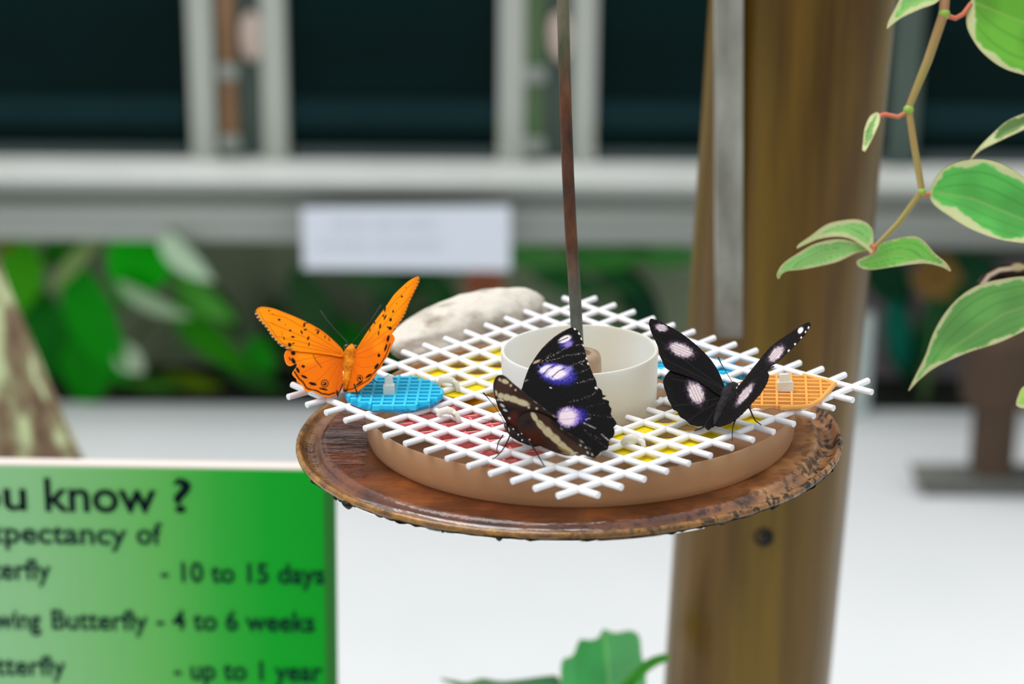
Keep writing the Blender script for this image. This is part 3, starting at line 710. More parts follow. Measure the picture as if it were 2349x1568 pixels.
def tie(parent, base, sx_, sy_, h, lean=0.0, irregular=0.0, name='cable_tie_head'):
    b = MB(); l0 = DMI @ base
    vv = []
    for (zz, k_) in ((0, 1), (h * .55, 1.0), (h * .6, 0.72), (h, 0.66)):
        for (x, y) in ((-1, -1), (1, -1), (1, 1), (-1, 1)):
            vv.append(DM @ (l0 + Vector((x * sx_ * k_ + lean * zz + random.uniform(-irregular, irregular), y * sy_ * k_ + random.uniform(-irregular, irregular), zz + random.uniform(-irregular, irregular) * .5))))
    fs = [(3, 2, 1, 0), (12, 13, 14, 15)]
    for r_ in range(3):
        for q in range(4): fs.append((r_ * 4 + q, r_ * 4 + (q + 1) % 4, r_ * 4 + 4 + (q + 1) % 4, r_ * 4 + 4 + q))
    b.add(vv, fs); o = b.build(name, m_tie, parent, smooth=0, bevel=0.0005); o['label'] = 'milky white cable tie head'; return o
# blue disc on the grid
zt0 = 0.0028
ell = [(903 + 112 * math.cos(t_), 901 + 37 * math.sin(t_)) for t_ in np.linspace(0, 2 * math.pi, 40, endpoint=False)]
BD, _b = plate_px('lattice_disc', 'round bright blue plastic lattice disc on the grid beside the orange butterfly', 'disc', ell, zt0, 0.0020, m_blue, lattice=(0.0052, 0.0047, 0.0017, 0.0026, 0.0011, 0.0013, m_blued))
tie(BD, dsh(893, 903, zt0 + 0.0008), 0.0026, 0.0018, 0.0085)
OR, _b = plate_px('lattice_leaf', 'pale orange plastic lattice piece on the right corner of the grid', 'plate', [(1664, 888), (1752, 861), (1806, 858), (1842, 860), (1870, 867), (1900, 874), (1915, 880), (1880, 918), (1858, 930), (1808, 936), (1735, 934), (1708, 925)], zt0, 0.0014, m_orp, lattice=(0.0066, 0.0050, 0.0014, 0.0019, 0.0006, 0.0009, None), angle=math.radians(-4))
b = MB(); ring = [dsh(px, py, zt0) for px, py in [(1842, 860), (1870, 867), (1900, 874), (1915, 880), (1897, 900), (1880, 918), (1858, 930), (1830, 934), (1790, 936)]]
b.tube(ring, 0.0011, 8, up=GZ); b.build('edge', m_orp, OR, smooth=60)
tie(OR, dsh(1802, 893, zt0 + 0.0008), 0.0034, 0.0024, 0.0075, lean=-0.1, irregular=0.0006)
for nm, lab, px, py in [('cable_tie', 'milky cable tie knot on the grid over the left yellow plate', 1026, 878), ('cable_tie', 'milky cable tie knot on the grid over the pink lattice', 1026, 949), ('cable_tie', 'milky cable tie knot on the grid over the front yellow plate', 1450, 1012)]:
    p = dsh(px, py, 0.0014); b = MB()
    b.tube([p + GX * x_ + GZ * z_ for x_, z_ in ((-0.0042, -0.0008), (-0.0028, 0.0012), (0, 0.0018), (0.0026, 0.001), (0.004, -0.001))], [0.0010, 0.0016, 0.0019, 0.0016, 0.0010], 10)
    b.tube([p + GX * x_ + GY * y_ + GZ * z_ for x_, y_, z_ in ((0.002, 0, 0.001), (0.0045, -0.0022, 0.0008), (0.0052, -0.003, -0.003))], [0.0012, 0.0012, 0.001], 8)
    tag(b.build(nm, m_tie, smooth=70), lab, 'cable tie')

exec_parts = None
# ================================================================== BUTTERFLIES
ZO = (560, 600, 4.356); ZC = (1080, 720, 4.126); ZR = (1440, 700, 3.915)
def zp(z, x, y): return (z[0] + x / z[2], z[1] + y / z[2])
def plane3(a, b_, c_): n = (b_ - a).cross(c_ - a).normalized(); return a, n
M_ofur = mat('orange_fur', c(236, 146, 30), rough=0.8, spec=0.1, col2=c(176, 96, 14), nscale=260, bump=0.9, bscale=900)
M_bfur = mat('black_fur', c(22, 20, 22), rough=0.75, spec=0.2, col2=c(48, 46, 50), nscale=300, bump=0.9, bscale=900)
M_brfur = mat('brown_spotted_fur', c(48, 26, 18), rough=0.7, col2=c(16, 13, 12), nscale=200, bump=0.7, bscale=900)
M_leg = mat('dark_chitin', c(26, 20, 18), rough=0.4)
M_eye = mat('dark_compound_eye', c(40, 26, 18), rough=0.15, coat=0.6)
def body(parent, pts, rad, m, seg=16):
    b = MB(); P = [Vector(p) for p in pts]
    # resample for roundness
    n = 40; ts = np.linspace(0, len(P) - 1, n); Q = []; R_ = []
    for t_ in ts:
        i = min(int(t_), len(P) - 2); f_ = t_ - i; f2_ = f_
        Q.append(P[i].lerp(P[i + 1], f2_)); s_ = f_ * f_ * (3 - 2 * f_); R_.append(rad[i] * (1 - s_) + rad[i + 1] * s_)
    b.tube(Q, R_, seg); return b.build('body', m, parent, smooth=180)
def thin(parent, name, pts, rad, m=None):
    b = MB(); b.tube(pts, rad, 6); return b.build(name, m or M_leg, parent, smooth=60)
def ball(parent, name, p, r, m):
    b = MB(); b.lathe([(max(1e-6, r * math.sin(math.pi * i / 8)), -r * math.cos(math.pi * i / 8)) for i in range(9)], 14, Matrix.Translation(p)); return b.build(name, m, parent, smooth=180)

# ---- orange butterfly
tail = dsh(797, 897, 0.004); dT = depth(tail); head = at(805, 795, dT + 0.013); thor = at(801, 835, dT + 0.008)
ltip = at(588, 703, dT + 0.012); rtip = at(958, 636, dT + 0.002)
OB = thing('butterfly', 'bright orange butterfly with black spots, wings raised, on left corner of the grid', 'butterfly', dsh(797, 905, 0))
VEIN_L = [[(975, 905), (860, 830), (700, 730), (560, 640), (420, 560), (250, 520)], [(970, 915), (820, 850), (640, 770), (450, 690), (230, 600)], [(970, 920), (800, 870), (600, 810), (430, 770), (280, 735)], [(970, 925), (760, 885), (560, 850), (350, 812)]]
def o_fw_l(X, Y, loop):
    p = Paint(X, Y, (255, 158, 2)); p.mix((244, 128, 0), sstep(500, 950, X) * .8)
    p.mix((255, 172, 30), sstep(360, 150, X) * 0.35)
    for v_ in VEIN_L: p.line(v_, 3.2, (206, 92, 4), amt=.75)
    ed = dist_poly(X, Y, [(108, 505), (150, 590), (220, 665), (275, 750), (345, 830), (440, 875), (560, 898), (800, 922)])
    lead = dist_poly(X, Y, [(985, 880), (860, 755), (680, 630), (500, 545), (300, 468), (170, 450), (110, 500)])
    outer = ed * (1 + 0 * X)
    fade = sstep(560, 380, X)
    p.mix((226, 150, 90), (1 - sstep(10, 34, outer)) * fade * .8)
    strp = (np.sin(Y * 0.155 + X * .05) > -0.1)
    p.mix((64, 58, 62), (1 - sstep(8, 20, outer)) * fade * strp); p.mix((196, 178, 160), (1 - sstep(3, 10, outer)) * fade * ~strp)
    p.line([(150, 500), (190, 575), (250, 640), (320, 745), (390, 820), (460, 860)], 3, (150, 66, 10), amt=.55)
    p.mix((206, 116, 30), (1 - sstep(4, 12, lead)) * .6)
    for (x, y, a, d_, r_) in [(350, 580, 13, 10, 0), (460, 688, 12, 10, 0), (487, 752, 18, 9, 5), (250, 490, 8, 6, 0), (455, 830, 20, 16, 60), (490, 818, 16, 6, -20), (600, 635, 11, 16, 10), (612, 680, 16, 8, -15), (575, 705, 8, 20, -25), (738, 705, 9, 22, 30), (640, 765, 9, 20, 20), (648, 826, 6, 20, 10), (808, 752, 5, 16, 0), (848, 776, 4, 18, -20), (398, 766, 6, 16, -15), (290, 525, 6, 4, 0), (413, 630, 5, 4, 0)]:
        p.ell(x, y, a, d_, r_, (30, 14, 4), .3)
    p.line([(598, 615), (640, 612)], 4, (70, 30, 6)); p.line([(715, 680), (745, 690)], 4, (70, 30, 6)); p.line([(375, 690), (380, 760)], 2.5, (170, 80, 10), amt=.5); p.line([(270, 600), (320, 640)], 2.5, (170, 80, 10), amt=.5)
    return p.lin()
def o_hw_l(X, Y, loop):
    p = Paint(X, Y, (246, 128, 2)); p.mix((255, 158, 10), (1 - sstep(40, 120, np.hypot((X - 620) / 1.3, Y - 945))) * .9); p.mix((222, 100, 4), sstep(780, 980, X) * .7)
    for v_ in [[(965, 950), (800, 1000), (640, 1080), (520, 1150)], [(965, 960), (860, 1060), (740, 1180), (640, 1270)], [(968, 980), (900, 1100), (830, 1230), (800, 1330)], [(970, 1010), (940, 1150), (915, 1300)], [(960, 945), (760, 950), (600, 975), (520, 1000)]]: p.line(v_, 3, (200, 88, 6), amt=.6)
    p.line([(690, 930), (715, 985), (745, 1020), (775, 1060)], 4, (110, 46, 6), amt=.8)
    p.line([(500, 1095), (545, 1165), (590, 1205), (620, 1258), (650, 1275), (730, 1290), (775, 1318), (850, 1328), (905, 1310)], 7, (50, 20, 6), amt=.9)
    ed = dist_poly(X, Y, loop, True); p.mix((255, 166, 70), (1 - sstep(2, 16, ed)) * .8 * sstep(900, 700, X))
    for (x, y, a, d_, r_) in [(490, 915, 22, 19, 20), (492, 992, 17, 32, -30), (590, 1046, 17, 13, 15), (536, 1084, 13, 30, -28), (600, 1150, 32, 12, 25), (685, 1220, 38, 14, 14), (792, 1273, 42, 9, 14), (455, 970, 6, 20, -20)]: p.ell(x, y, a, d_, r_, (24, 10, 4), .3)
    p.ell(805, 1218, 38, 40, 0, (70, 26, 4), .12); p.ell(805, 1218, 31, 33, 0, (236, 120, 6), .14); p.ell(803, 1220, 19, 18, 0, (16, 8, 4), .2); p.ell(797, 1217, 5, 6, 0, (240, 236, 230), .3)
    p.ell(935, 1320, 14, 34, -15, (60, 28, 12), .5)
    return p.lin()
def o_fw_r(X, Y, loop):
    p = Paint(X, Y, (255, 160, 2)); p.mix((240, 122, 2), sstep(640, 860, Y) * .8)
    ed = dist_poly(X, Y, [(1752, 160), (1735, 240), (1680, 350), (1625, 480), (1570, 590), (1500, 690)])
    st = (np.sin(Y * 0.18) > -0.2); p.mix((70, 50, 44), (1 - sstep(5, 14, ed)) * st); p.mix((210, 170, 130), (1 - sstep(3, 9, ed)) * ~st)
    p.mix((226, 116, 4), (1 - sstep(20, 70, ed)) * .5)
    for v_ in [[(1130, 890), (1300, 640), (1500, 400), (1700, 200)], [(1130, 900), (1330, 700), (1520, 500), (1680, 330)], [(1135, 905), (1350, 760), (1540, 600)]]: p.line(v_, 3, (200, 88, 6), amt=.6)
    for (x, y, a, d_, r_) in [(1577, 348, 11, 9, 0), (1490, 497, 8, 14, 10), (1465, 580, 12, 17, 15), (1460, 665, 17, 16, 20), (1410, 555, 8, 26, 25), (1392, 540, 8, 12, 0), (1360, 645, 9, 24, 10), (1346, 714, 6, 22, 5), (1305, 610, 7, 12, 0), (1408, 475, 9, 24, 15), (1258, 680, 5, 22, 15), (1525, 420, 5, 5, 0), (1620, 260, 5, 5, 0), (1440, 655, 16, 6, 30)]: p.ell(x, y, a, d_, r_, (34, 16, 5), .3)
    return p.lin()
def o_hw_r(X, Y, loop):
    p = Paint(X, Y, (246, 124, 2)); p.mix((255, 152, 10), (1 - sstep(30, 90, np.hypot(X - 1345, (Y - 830) * .8))) * .9); p.mix((222, 98, 4), sstep(1180, 1040, X) * .6)
    ed = dist_poly(X, Y, loop, True); p.mix((240, 146, 60), (1 - sstep(2, 14, ed)) * .6)
    for v_ in [[(1120, 930), (1250, 880), (1380, 800), (1470, 740)], [(1110, 960), (1230, 960), (1360, 900)], [(1090, 1000), (1180, 1060), (1330, 1040)], [(1080, 1030), (1130, 1130), (1250, 1180)]]: p.line(v_, 3, (196, 84, 6), amt=.55)
    for (x, y, a, d_, r_) in [(1440, 768, 13, 32, 12), (1417, 858, 10, 38, 18), (1348, 936, 13, 17, 0), (1325, 1045, 14, 32, 35), (1245, 1140, 34, 11, -35), (1152, 1215, 40, 8, -30)]: p.ell(x, y, a, d_, r_, (26, 12, 4), .3)
    p.ell(1157, 1168, 30, 36, 10, (70, 26, 4), .12); p.ell(1157, 1168, 24, 29, 10, (236, 116, 6), .14); p.ell(1156, 1168, 14, 18, 10, (16, 8, 4), .2); p.ell(1153, 1176, 4, 5, 0, (240, 236, 230), .3)
    p.line([(1010, 1285), (1090, 1268), (1170, 1225), (1240, 1185), (1290, 1120), (1350, 1050), (1420, 930), (1460, 820)], 5, (60, 24, 6), amt=.8)
    p.ell(1012, 1285, 22, 18, -20, (80, 34, 12), .5)
    return p.lin()
FWL = [(985, 885), (940, 830), (860, 755), (780, 690), (680, 630), (600, 590), (500, 545), (400, 505), (300, 468), (220, 452), (170, 450), (130, 468), (108, 505), (115, 540), (150, 590), (190, 630), (220, 665), (250, 710), (275, 750), (300, 775), (330, 805), (345, 830), (390, 855), (440, 875), (500, 890), (560, 898), (700, 912), (850, 932), (985, 950)]
HWL = [(985, 925), (850, 915), (700, 895), (560, 882), (450, 878), (415, 895), (400, 930), (402, 960), (412, 1000), (430, 1030), (460, 1042), (492, 1030), (525, 1018), (520, 1050), (500, 1080), (480, 1112), (490, 1140), (520, 1170), (530, 1200), (560, 1220), (590, 1250), (610, 1290), (650, 1298), (690, 1295), (720, 1315), (770, 1335), (830, 1352), (880, 1348), (912, 1325), (928, 1332), (940, 1348), (952, 1310), (975, 1275), (995, 1240), (990, 1150), (985, 1050)]
FWR = [(1120, 885), (1180, 780), (1260, 660), (1340, 550), (1430, 430), (1500, 330), (1580, 250), (1650, 190), (1720, 152), (1745, 150), (1754, 185), (1735, 240), (1702, 300), (1680, 350), (1650, 410), (1625, 480), (1600, 540), (1570, 590), (1540, 630), (1500, 690), (1460, 730), (1380, 785), (1300, 830), (1200, 890), (1120, 940)]
HWR = [(1110, 915), (1200, 862), (1300, 795), (1400, 745), (1470, 720), (1495, 742), (1503, 775), (1480, 830), (1455, 890), (1430, 950), (1400, 990), (1380, 1030), (1365, 1060), (1330, 1090), (1312, 1130), (1290, 1170), (1260, 1200), (1220, 1230), (1180, 1260), (1140, 1293), (1100, 1300), (1050, 1302), (1000, 1302), (990, 1275), (1010, 1200), (1030, 1120), (1060, 1010)]
pl, nl = plane3(tail, thor, ltip); pr, nr = plane3(tail, thor, rtip)
nl = nl if nl.dot(CAM_LOC - pl) > 0 else -nl; nr = nr if nr.dot(CAM_LOC - pr) > 0 else -nr
wing('forewing', OB, ZO, FWL, pl + nl * 0.0009, nl, o_fw_l); wing('hindwing', OB, ZO, HWL, pl + nl * 0.0003, nl, o_hw_l)
wing('forewing', OB, ZO, FWR, pr + nr * 0.0003, nr, o_fw_r); wing('hindwing', OB, ZO, HWR, pr + nr * 0.0009, nr, o_hw_r)
up_ = (nl + nr).normalized()
bp_ = [at(x, y, depth(tail) + (897 - y) / 102 * 0.013 - 0.0015) for x, y in [(793, 893), (796, 876), (799, 858), (802, 838), (804, 816), (806, 800), (807, 790)]]
body(OB, bp_, [0.0006, 0.0016, 0.0022, 0.0032, 0.0036, 0.0027, 0.0008], M_ofur)
for x, y in ((795, 795), (816, 796)): ball(OB, 'eye', at(x, y, depth(bp_[5]) - 0.0008), 0.0013, M_eye)
for pts in ([(798, 786), (775, 762), (752, 736), (742, 722), (735, 712)], [(809, 784), (832, 757), (852, 734), (866, 712), (875, 699)]):
    P_ = [at(x, y, depth(bp_[6]) + 0.004 * i) for i, (x, y) in enumerate(pts)]; thin(OB, 'antenna', P_, [0.00012, 0.00013, 0.00016, 0.0003, 0.00035])
for pts in ([(812, 880, 0.010), (818, 898, 0.006), (819, 912, 0.0042)], [(850, 868, 0.012), (861, 874, 0.008), (867, 878, 0.0045)], [(786, 880, 0.008), (778, 900, 0.006), (774, 910, 0.0015)]):
    thin(OB, 'leg', [dsh(x, y, z_) for x, y, z_ in pts], [0.00035, 0.0003, 0.00018])

# ---- centre butterfly
CB = thing('butterfly', 'blue-spotted black butterfly with brown cream-banded underside in front of the white cup', 'butterfly', dsh(1200, 1045, 0))
ctail = dsh(1240, 1026, 0.0022); dCt = depth(ctail); chead = at(1158, 973, dCt + 0.010)
cth = at(1190, 1000, dCt + 0.006)
far_tip = at(1315, 752, dCt + 0.018); near_tip = at(1145, 858, dCt - 0.022)
pf, nf = plane3(chead, ctail, far_tip); pn, nn_ = plane3(chead, ctail, near_tip)
nf = nf if nf.dot(CAM_LOC - pf) > 0 else -nf; nn_ = nn_ if nn_.dot(CAM_LOC - pn) > 0 else -nn_
def c_fw_far(X, Y, loop):
    p = Paint(X, Y, (9, 8, 10)); nz_ = vnoise(X, Y, .045, 1) * .45 + vnoise(X, Y, .12, 2) * .35
    # pale speckle along the veins towards the margin
    sp_ = vnoise(X, Y, .16, 5)
    for v_ in [[(690, 440), (800, 380), (950, 300), (1075, 285)], [(720, 450), (880, 400), (1090, 365)], [(960, 480), (1110, 430)], [(1000, 560), (1140, 510)], [(980, 660), (1180, 610)], [(900, 840), (1100, 790), (1185, 740)], [(640, 480), (760, 380)], [(1040, 460), (1080, 500)]]:
        p.line(v_, 8, (196, 178, 176), amt=.9, mod=sstep(.12, .5, sp_))
    ed = dist_poly(X, Y, loop, True); p.mix((120, 100, 96), (1 - sstep(2, 8, ed)) * .45 * sstep(.0, .4, sp_))
    p.ell(822, 568, 180, 100, 12, (44, 44, 150), .22, .95, nz_ * .45); p.ell(808, 550, 148, 74, 12, (120, 104, 196), .25, .9, nz_ * .4)
    p.ell(705, 520, 62, 30, -28, (232, 222, 236), .4, 1, nz_ * .25); p.ell(790, 540, 88, 34, -30, (238, 228, 236), .35, 1, nz_ * .25); p.ell(840, 572, 86, 36, -24, (236, 224, 234), .4, 1, nz_ * .3); p.ell(925, 520, 45, 30, -20, (150, 136, 214), .5, .8, nz_ * .4)
    p.line([(690, 566), (735, 515), (790, 490)], 4, (26, 22, 50), amt=.85); p.line([(770, 598), (830, 540), (890, 515)], 4, (26, 22, 50), amt=.85); p.line([(860, 640), (960, 570)], 4, (34, 30, 90), amt=.7)
    p.ell(905, 275, 70, 44, -25, (66, 56, 150), .35, .9, nz_ * .5); p.ell(890, 238, 66, 30, -24, (238, 226, 230), .3, 1, nz_ * .25); p.ell(925, 285, 40, 26, -25, (150, 130, 206), .45, .9, nz_ * .4)
    p.line([(830, 262), (920, 222)], 4, (40, 30, 50))
    for (x, y) in [(985, 140), (1027, 184), (1050, 235), (1070, 298), (1098, 420), (1112, 470), (1185, 700)]: p.ell(x, y, 10, 14, -40, (232, 230, 226), .4)
    p.ell(622, 452, 42, 13, -24, (206, 168, 140), .5, .9, nz_ * .6); p.ell(525, 630, 22, 8, -25, (150, 146, 170), .5, .7); p.ell(757, 698, 14, 6, 20, (225, 225, 230), .4)
    lead = dist_poly(X, Y, [(490, 680), (560, 480), (660, 340), (800, 210), (930, 135)]); p.mix((92, 66, 58), (1 - sstep(3, 8, lead)) * .7)
    return p.lin()
def c_hw_far(X, Y, loop):
    p = Paint(X, Y, (9, 8, 10)); nz_ = vnoise(X, Y, .05, 3) * .5 + vnoise(X, Y, .13, 4) * .3; sp_ = vnoise(X, Y, .15, 6)
    p.ell(1010, 965, 100, 78, 0, (36, 32, 128), .4, .95, nz_ * .6); p.ell(930, 972, 112, 96, 0, (140, 112, 200), .25, .95, nz_ * .4); p.ell(915, 975, 84, 84, 0, (232, 214, 226), .35, 1, nz_ * .4)
    p.line([(860, 930), (990, 905)], 3, (150, 120, 170), amt=.6); p.line([(860, 1000), (1000, 985)], 3, (150, 120, 170), amt=.6)
    for v_ in [[(1070, 1030), (1180, 1082)], [(1240, 1140), (1300, 1192)], [(1090, 1000), (1130, 985)]]: p.line(v_, 7, (214, 192, 196), amt=.9, mod=sstep(-.3, .15, sp_))
    for v_ in [[(1050, 1080), (1290, 1270)], [(1100, 950), (1340, 980)], [(1100, 880), (1260, 840)], [(1080, 1100), (1250, 1190)]]: p.line(v_, 8, (150, 136, 136), amt=.8, mod=sstep(.2, .55, sp_))
    ed = dist_poly(X, Y, loop, True); p.mix((130, 110, 104), (1 - sstep(3, 10, ed)) * .4 * sstep(.1, .45, sp_))
    return p.lin()
def c_fw_near(X, Y, loop):
    p = Paint(X, Y, (60, 36, 28)); nz_ = vnoise(X, Y, .05, 7) * .3
    p.mix((84, 56, 42), (1 - sstep(40, 130, np.hypot(X - 300, Y - 690))) * .7); p.mix((16, 12, 12), sstep(815, 880, Y - (X - 300) * .3) * .92)
    p.mix((96, 36, 18), (1 - sstep(30, 90, np.hypot(X - 410, (Y - 1000) * .7))) * .9)
    for (x, y, a, d_, r_) in [(276, 620, 13, 16, -20), (326, 636, 38, 22, 14), (380, 673, 12, 14, 0), (425, 716, 9, 11, 0), (238, 745, 15, 28, -10), (284, 772, 30, 30, -10), (338, 786, 36, 33, 0), (405, 805, 56, 33, 16), (486, 836, 74, 30, 18)]: p.ell(x, y, a, d_, r_, (230, 218, 176), .28, 1, nz_ * .5)
    for (x, y, a, d_, r_) in [(252, 810, 12, 10, 0), (290, 812, 26, 9, 15), (300, 864, 28, 12, 35), (326, 908, 24, 11, 25), (365, 984, 14, 10, 40), (550, 882, 11, 12, 0), (625, 892, 12, 11, 0)]: p.ell(x, y, a, d_, r_, (226, 226, 214), .3)
    ed = dist_poly(X, Y, loop, True); p.mix((18, 14, 14), (1 - sstep(6, 20, ed)) * .85)
    for (x, y) in [(488, 712), (546, 765), (612, 822), (700, 888), (790, 956)]: p.ell(x, y, 24, 11, 42, (206, 218, 204), .35, 1, nz_)
    p.mix((150, 120, 96), (1 - sstep(1, 5, ed)) * .4)
    return p.lin()
def c_hw_near(X, Y, loop):
    p = Paint(X, Y, (70, 44, 34)); nz_ = vnoise(X, Y, .04, 8) * .3; p.mix((48, 38, 36), (1 - sstep(50, 130, np.hypot(X - 540, Y - 990))) * .9); p.mix((24, 18, 18), (1 - sstep(10, 40, np.hypot(X - 545, (Y - 1020) * 1.4))) * .8)
    p.mix((98, 40, 20), (1 - sstep(40, 120, np.hypot((X - 540) * .7, Y - 1200))) * .85); p.mix((90, 66, 50), sstep(700, 900, X) * sstep(1150, 1280, Y) * .6)
    for (x, y, a, d_, r_) in [(603, 972, 54, 24, 58), (660, 1045, 58, 30, 50), (728, 1112, 70, 38, 44), (800, 1176, 70, 36, 42), (862, 1235, 66, 30, 40), (925, 1285, 72, 25, 36), (975, 1322, 30, 14, 20)]: p.ell(x, y, a, d_, r_, (228, 214, 168), .22, 1, nz_ * .4)
    for (x, y, a, d_, r_) in [(890, 1290, 70, 12, 24), (900, 1318, 46, 9, 15), (860, 1268, 50, 7, 34)]: p.ell(x, y, a, d_, r_, (170, 148, 100), .4, .9)
    for v_ in [[(630, 1010), (690, 1060)], [(680, 1080), (745, 1060)], [(770, 1150), (830, 1130)], [(830, 1215), (890, 1200)]]: p.line(v_, 3, (120, 96, 70), amt=.6)
    mg = dist_poly(X, Y, [(800, 1010), (920, 1110), (1030, 1190), (1110, 1255), (1180, 1350)]); p.mix((20, 17, 18), (1 - sstep(20, 60, mg)) * .85)
    for (x, y, a, d_, r_) in [(862, 1080, 20, 9, 40), (950, 1132, 30, 10, 35), (1050, 1196, 34, 12, 40), (1128, 1262, 26, 12, 60), (1090, 1262, 14, 7, 40), (1040, 1240, 12, 7, 40), (1108, 1310, 16, 8, 50), (1152, 1325, 14, 10, 60), (1000, 1310, 20, 6, 10), (955, 1332, 22, 7, 0)]: p.ell(x, y, a, d_, r_, (220, 214, 194), .35, 1, nz_ * .6)
    ed = dist_poly(X, Y, loop, True); p.mix((26, 18, 16), (1 - sstep(3, 10, ed)) * .7)
    return p.lin()
def blackish(X, Y, loop): return Paint(X, Y, (10, 9, 11)).lin()
def brownish(X, Y, loop): return Paint(X, Y, (62, 38, 30)).lin()
CFW = [(488, 690), (515, 600), (555, 500), (605, 420), (662, 340), (730, 268), (800, 210), (870, 165), (930, 136), (965, 128), (1000, 145), (1030, 180), (1050, 230), (1068, 290), (1080, 350), (1100, 420), (1120, 480), (1145, 540), (1165, 590), (1185, 630), (1195, 690), (1190, 740), (1150, 795), (1080, 835), (1000, 862), (900, 890), (820, 915), (760, 1000), (640, 1150), (560, 1180), (430, 1130), (400, 1050), (420, 930), (450, 800)]
CHW = [(620, 1060), (760, 930), (830, 885), (900, 872), (1000, 845), (1100, 805), (1190, 735), (1205, 700), (1238, 722), (1252, 765), (1282, 772), (1245, 798), (1305, 822), (1308, 860), (1332, 900), (1328, 950), (1362, 1000), (1380, 1040), (1352, 1070), (1362, 1110), (1348, 1160), (1312, 1190), (1305, 1240), (1290, 1282), (1235, 1300), (1205, 1332), (1170, 1345), (1060, 1290), (900, 1250), (740, 1240), (640, 1235), (590, 1180)]
NFW = [(345, 1040), (300, 960), (262, 890), (238, 820), (222, 760), (212, 690), (218, 640), (235, 600), (262, 580), (298, 576), (340, 600), (400, 655), (485, 725), (560, 795), (640, 850), (720, 915), (800, 970), (825, 1000), (760, 1020), (620, 1060), (560, 1150), (500, 1200), (430, 1150), (380, 1090)]
NHW = [(430, 1060), (440, 1000), (480, 955), (530, 930), (590, 920), (650, 935), (730, 970), (820, 1030), (860, 1075), (920, 1120), (980, 1160), (1050, 1195), (1100, 1245), (1135, 1275), (1160, 1320), (1182, 1352), (1165, 1362), (1120, 1350), (1060, 1325), (1010, 1328), (960, 1342), (900, 1338), (840, 1320), (780, 1300), (700, 1265), (650, 1245), (600, 1255), (540, 1230), (470, 1180)]
wing('forewing', CB, ZC, CFW, pf, nf, c_fw_far, brownish, m=M_wingdark, jag=.35); wing('hindwing', CB, ZC, CHW, pf + nf * 0.0006, nf, c_hw_far, brownish, m=M_wingdark, jag=.6)
wing('forewing', CB, ZC, NFW, pn, nn_, c_fw_near, blackish, m=M_wingdark, jag=.2); wing('hindwing', CB, ZC, NHW, pn + nn_ * 0.0007, nn_, c_hw_near, blackish, m=M_wingdark, jag=.25)
dd_ = lambda x, y, o: at(*zp(ZC, x, y), dCt + 0.010 * (1 - (x - 320) / 340) + o)
cb_ = [dd_(x, y, -0.0008) for x, y in [(640, 1238), (590, 1222), (530, 1195), (470, 1160), (420, 1120), (385, 1085), (350, 1055), (322, 1040)]]
body(CB, cb_, [0.0007, 0.0014, 0.0018, 0.0023, 0.0027, 0.0024, 0.0019, 0.0008], M_brfur)
ball(CB, 'eye', dd_(340, 1062, -0.003), 0.0012, M_eye)
for i, (x, y) in enumerate([(362, 1085), (398, 1108), (368, 1102), (450, 1140), (484, 1130), (487, 1192), (404, 1088), (558, 1188)]):
    ball(CB, 'white_spot', dd_(x, y, -0.0033), 0.00045, M_leg if i < 0 else m_grid)
for pts in ([(328, 1040), (270, 940), (210, 850), (150, 780), (118, 744)], [(318, 1030), (250, 1015), (170, 1005), (95, 990)]):
    P_ = [dd_(x, y, -0.002 * i) for i, (x, y) in enumerate(pts)]
    thin(CB, 'antenna', P_, [0.00014, 0.00014, 0.00016, 0.00026, 0.00032][:len(P_)] if pts[0][0] == 328 else 0.0001)
for pts in ([(370, 1150, .006), (335, 1230, .005), (290, 1300, .003), (235, 1355, .0018), (200, 1372, .0017)], [(305, 1145, .006), (262, 1210, .005), (245, 1280, .003), (255, 1322, .0018)], [(548, 1195, .006), (600, 1280, .0045), (650, 1360, .003), (702, 1448, .0017)]):
    thin(CB, 'leg', [dsh(*zp(ZC, x, y), z_) for x, y, z_ in pts], [0.0003, 0.00028, 0.00024, 0.0002, 0.00016][:len(pts)])

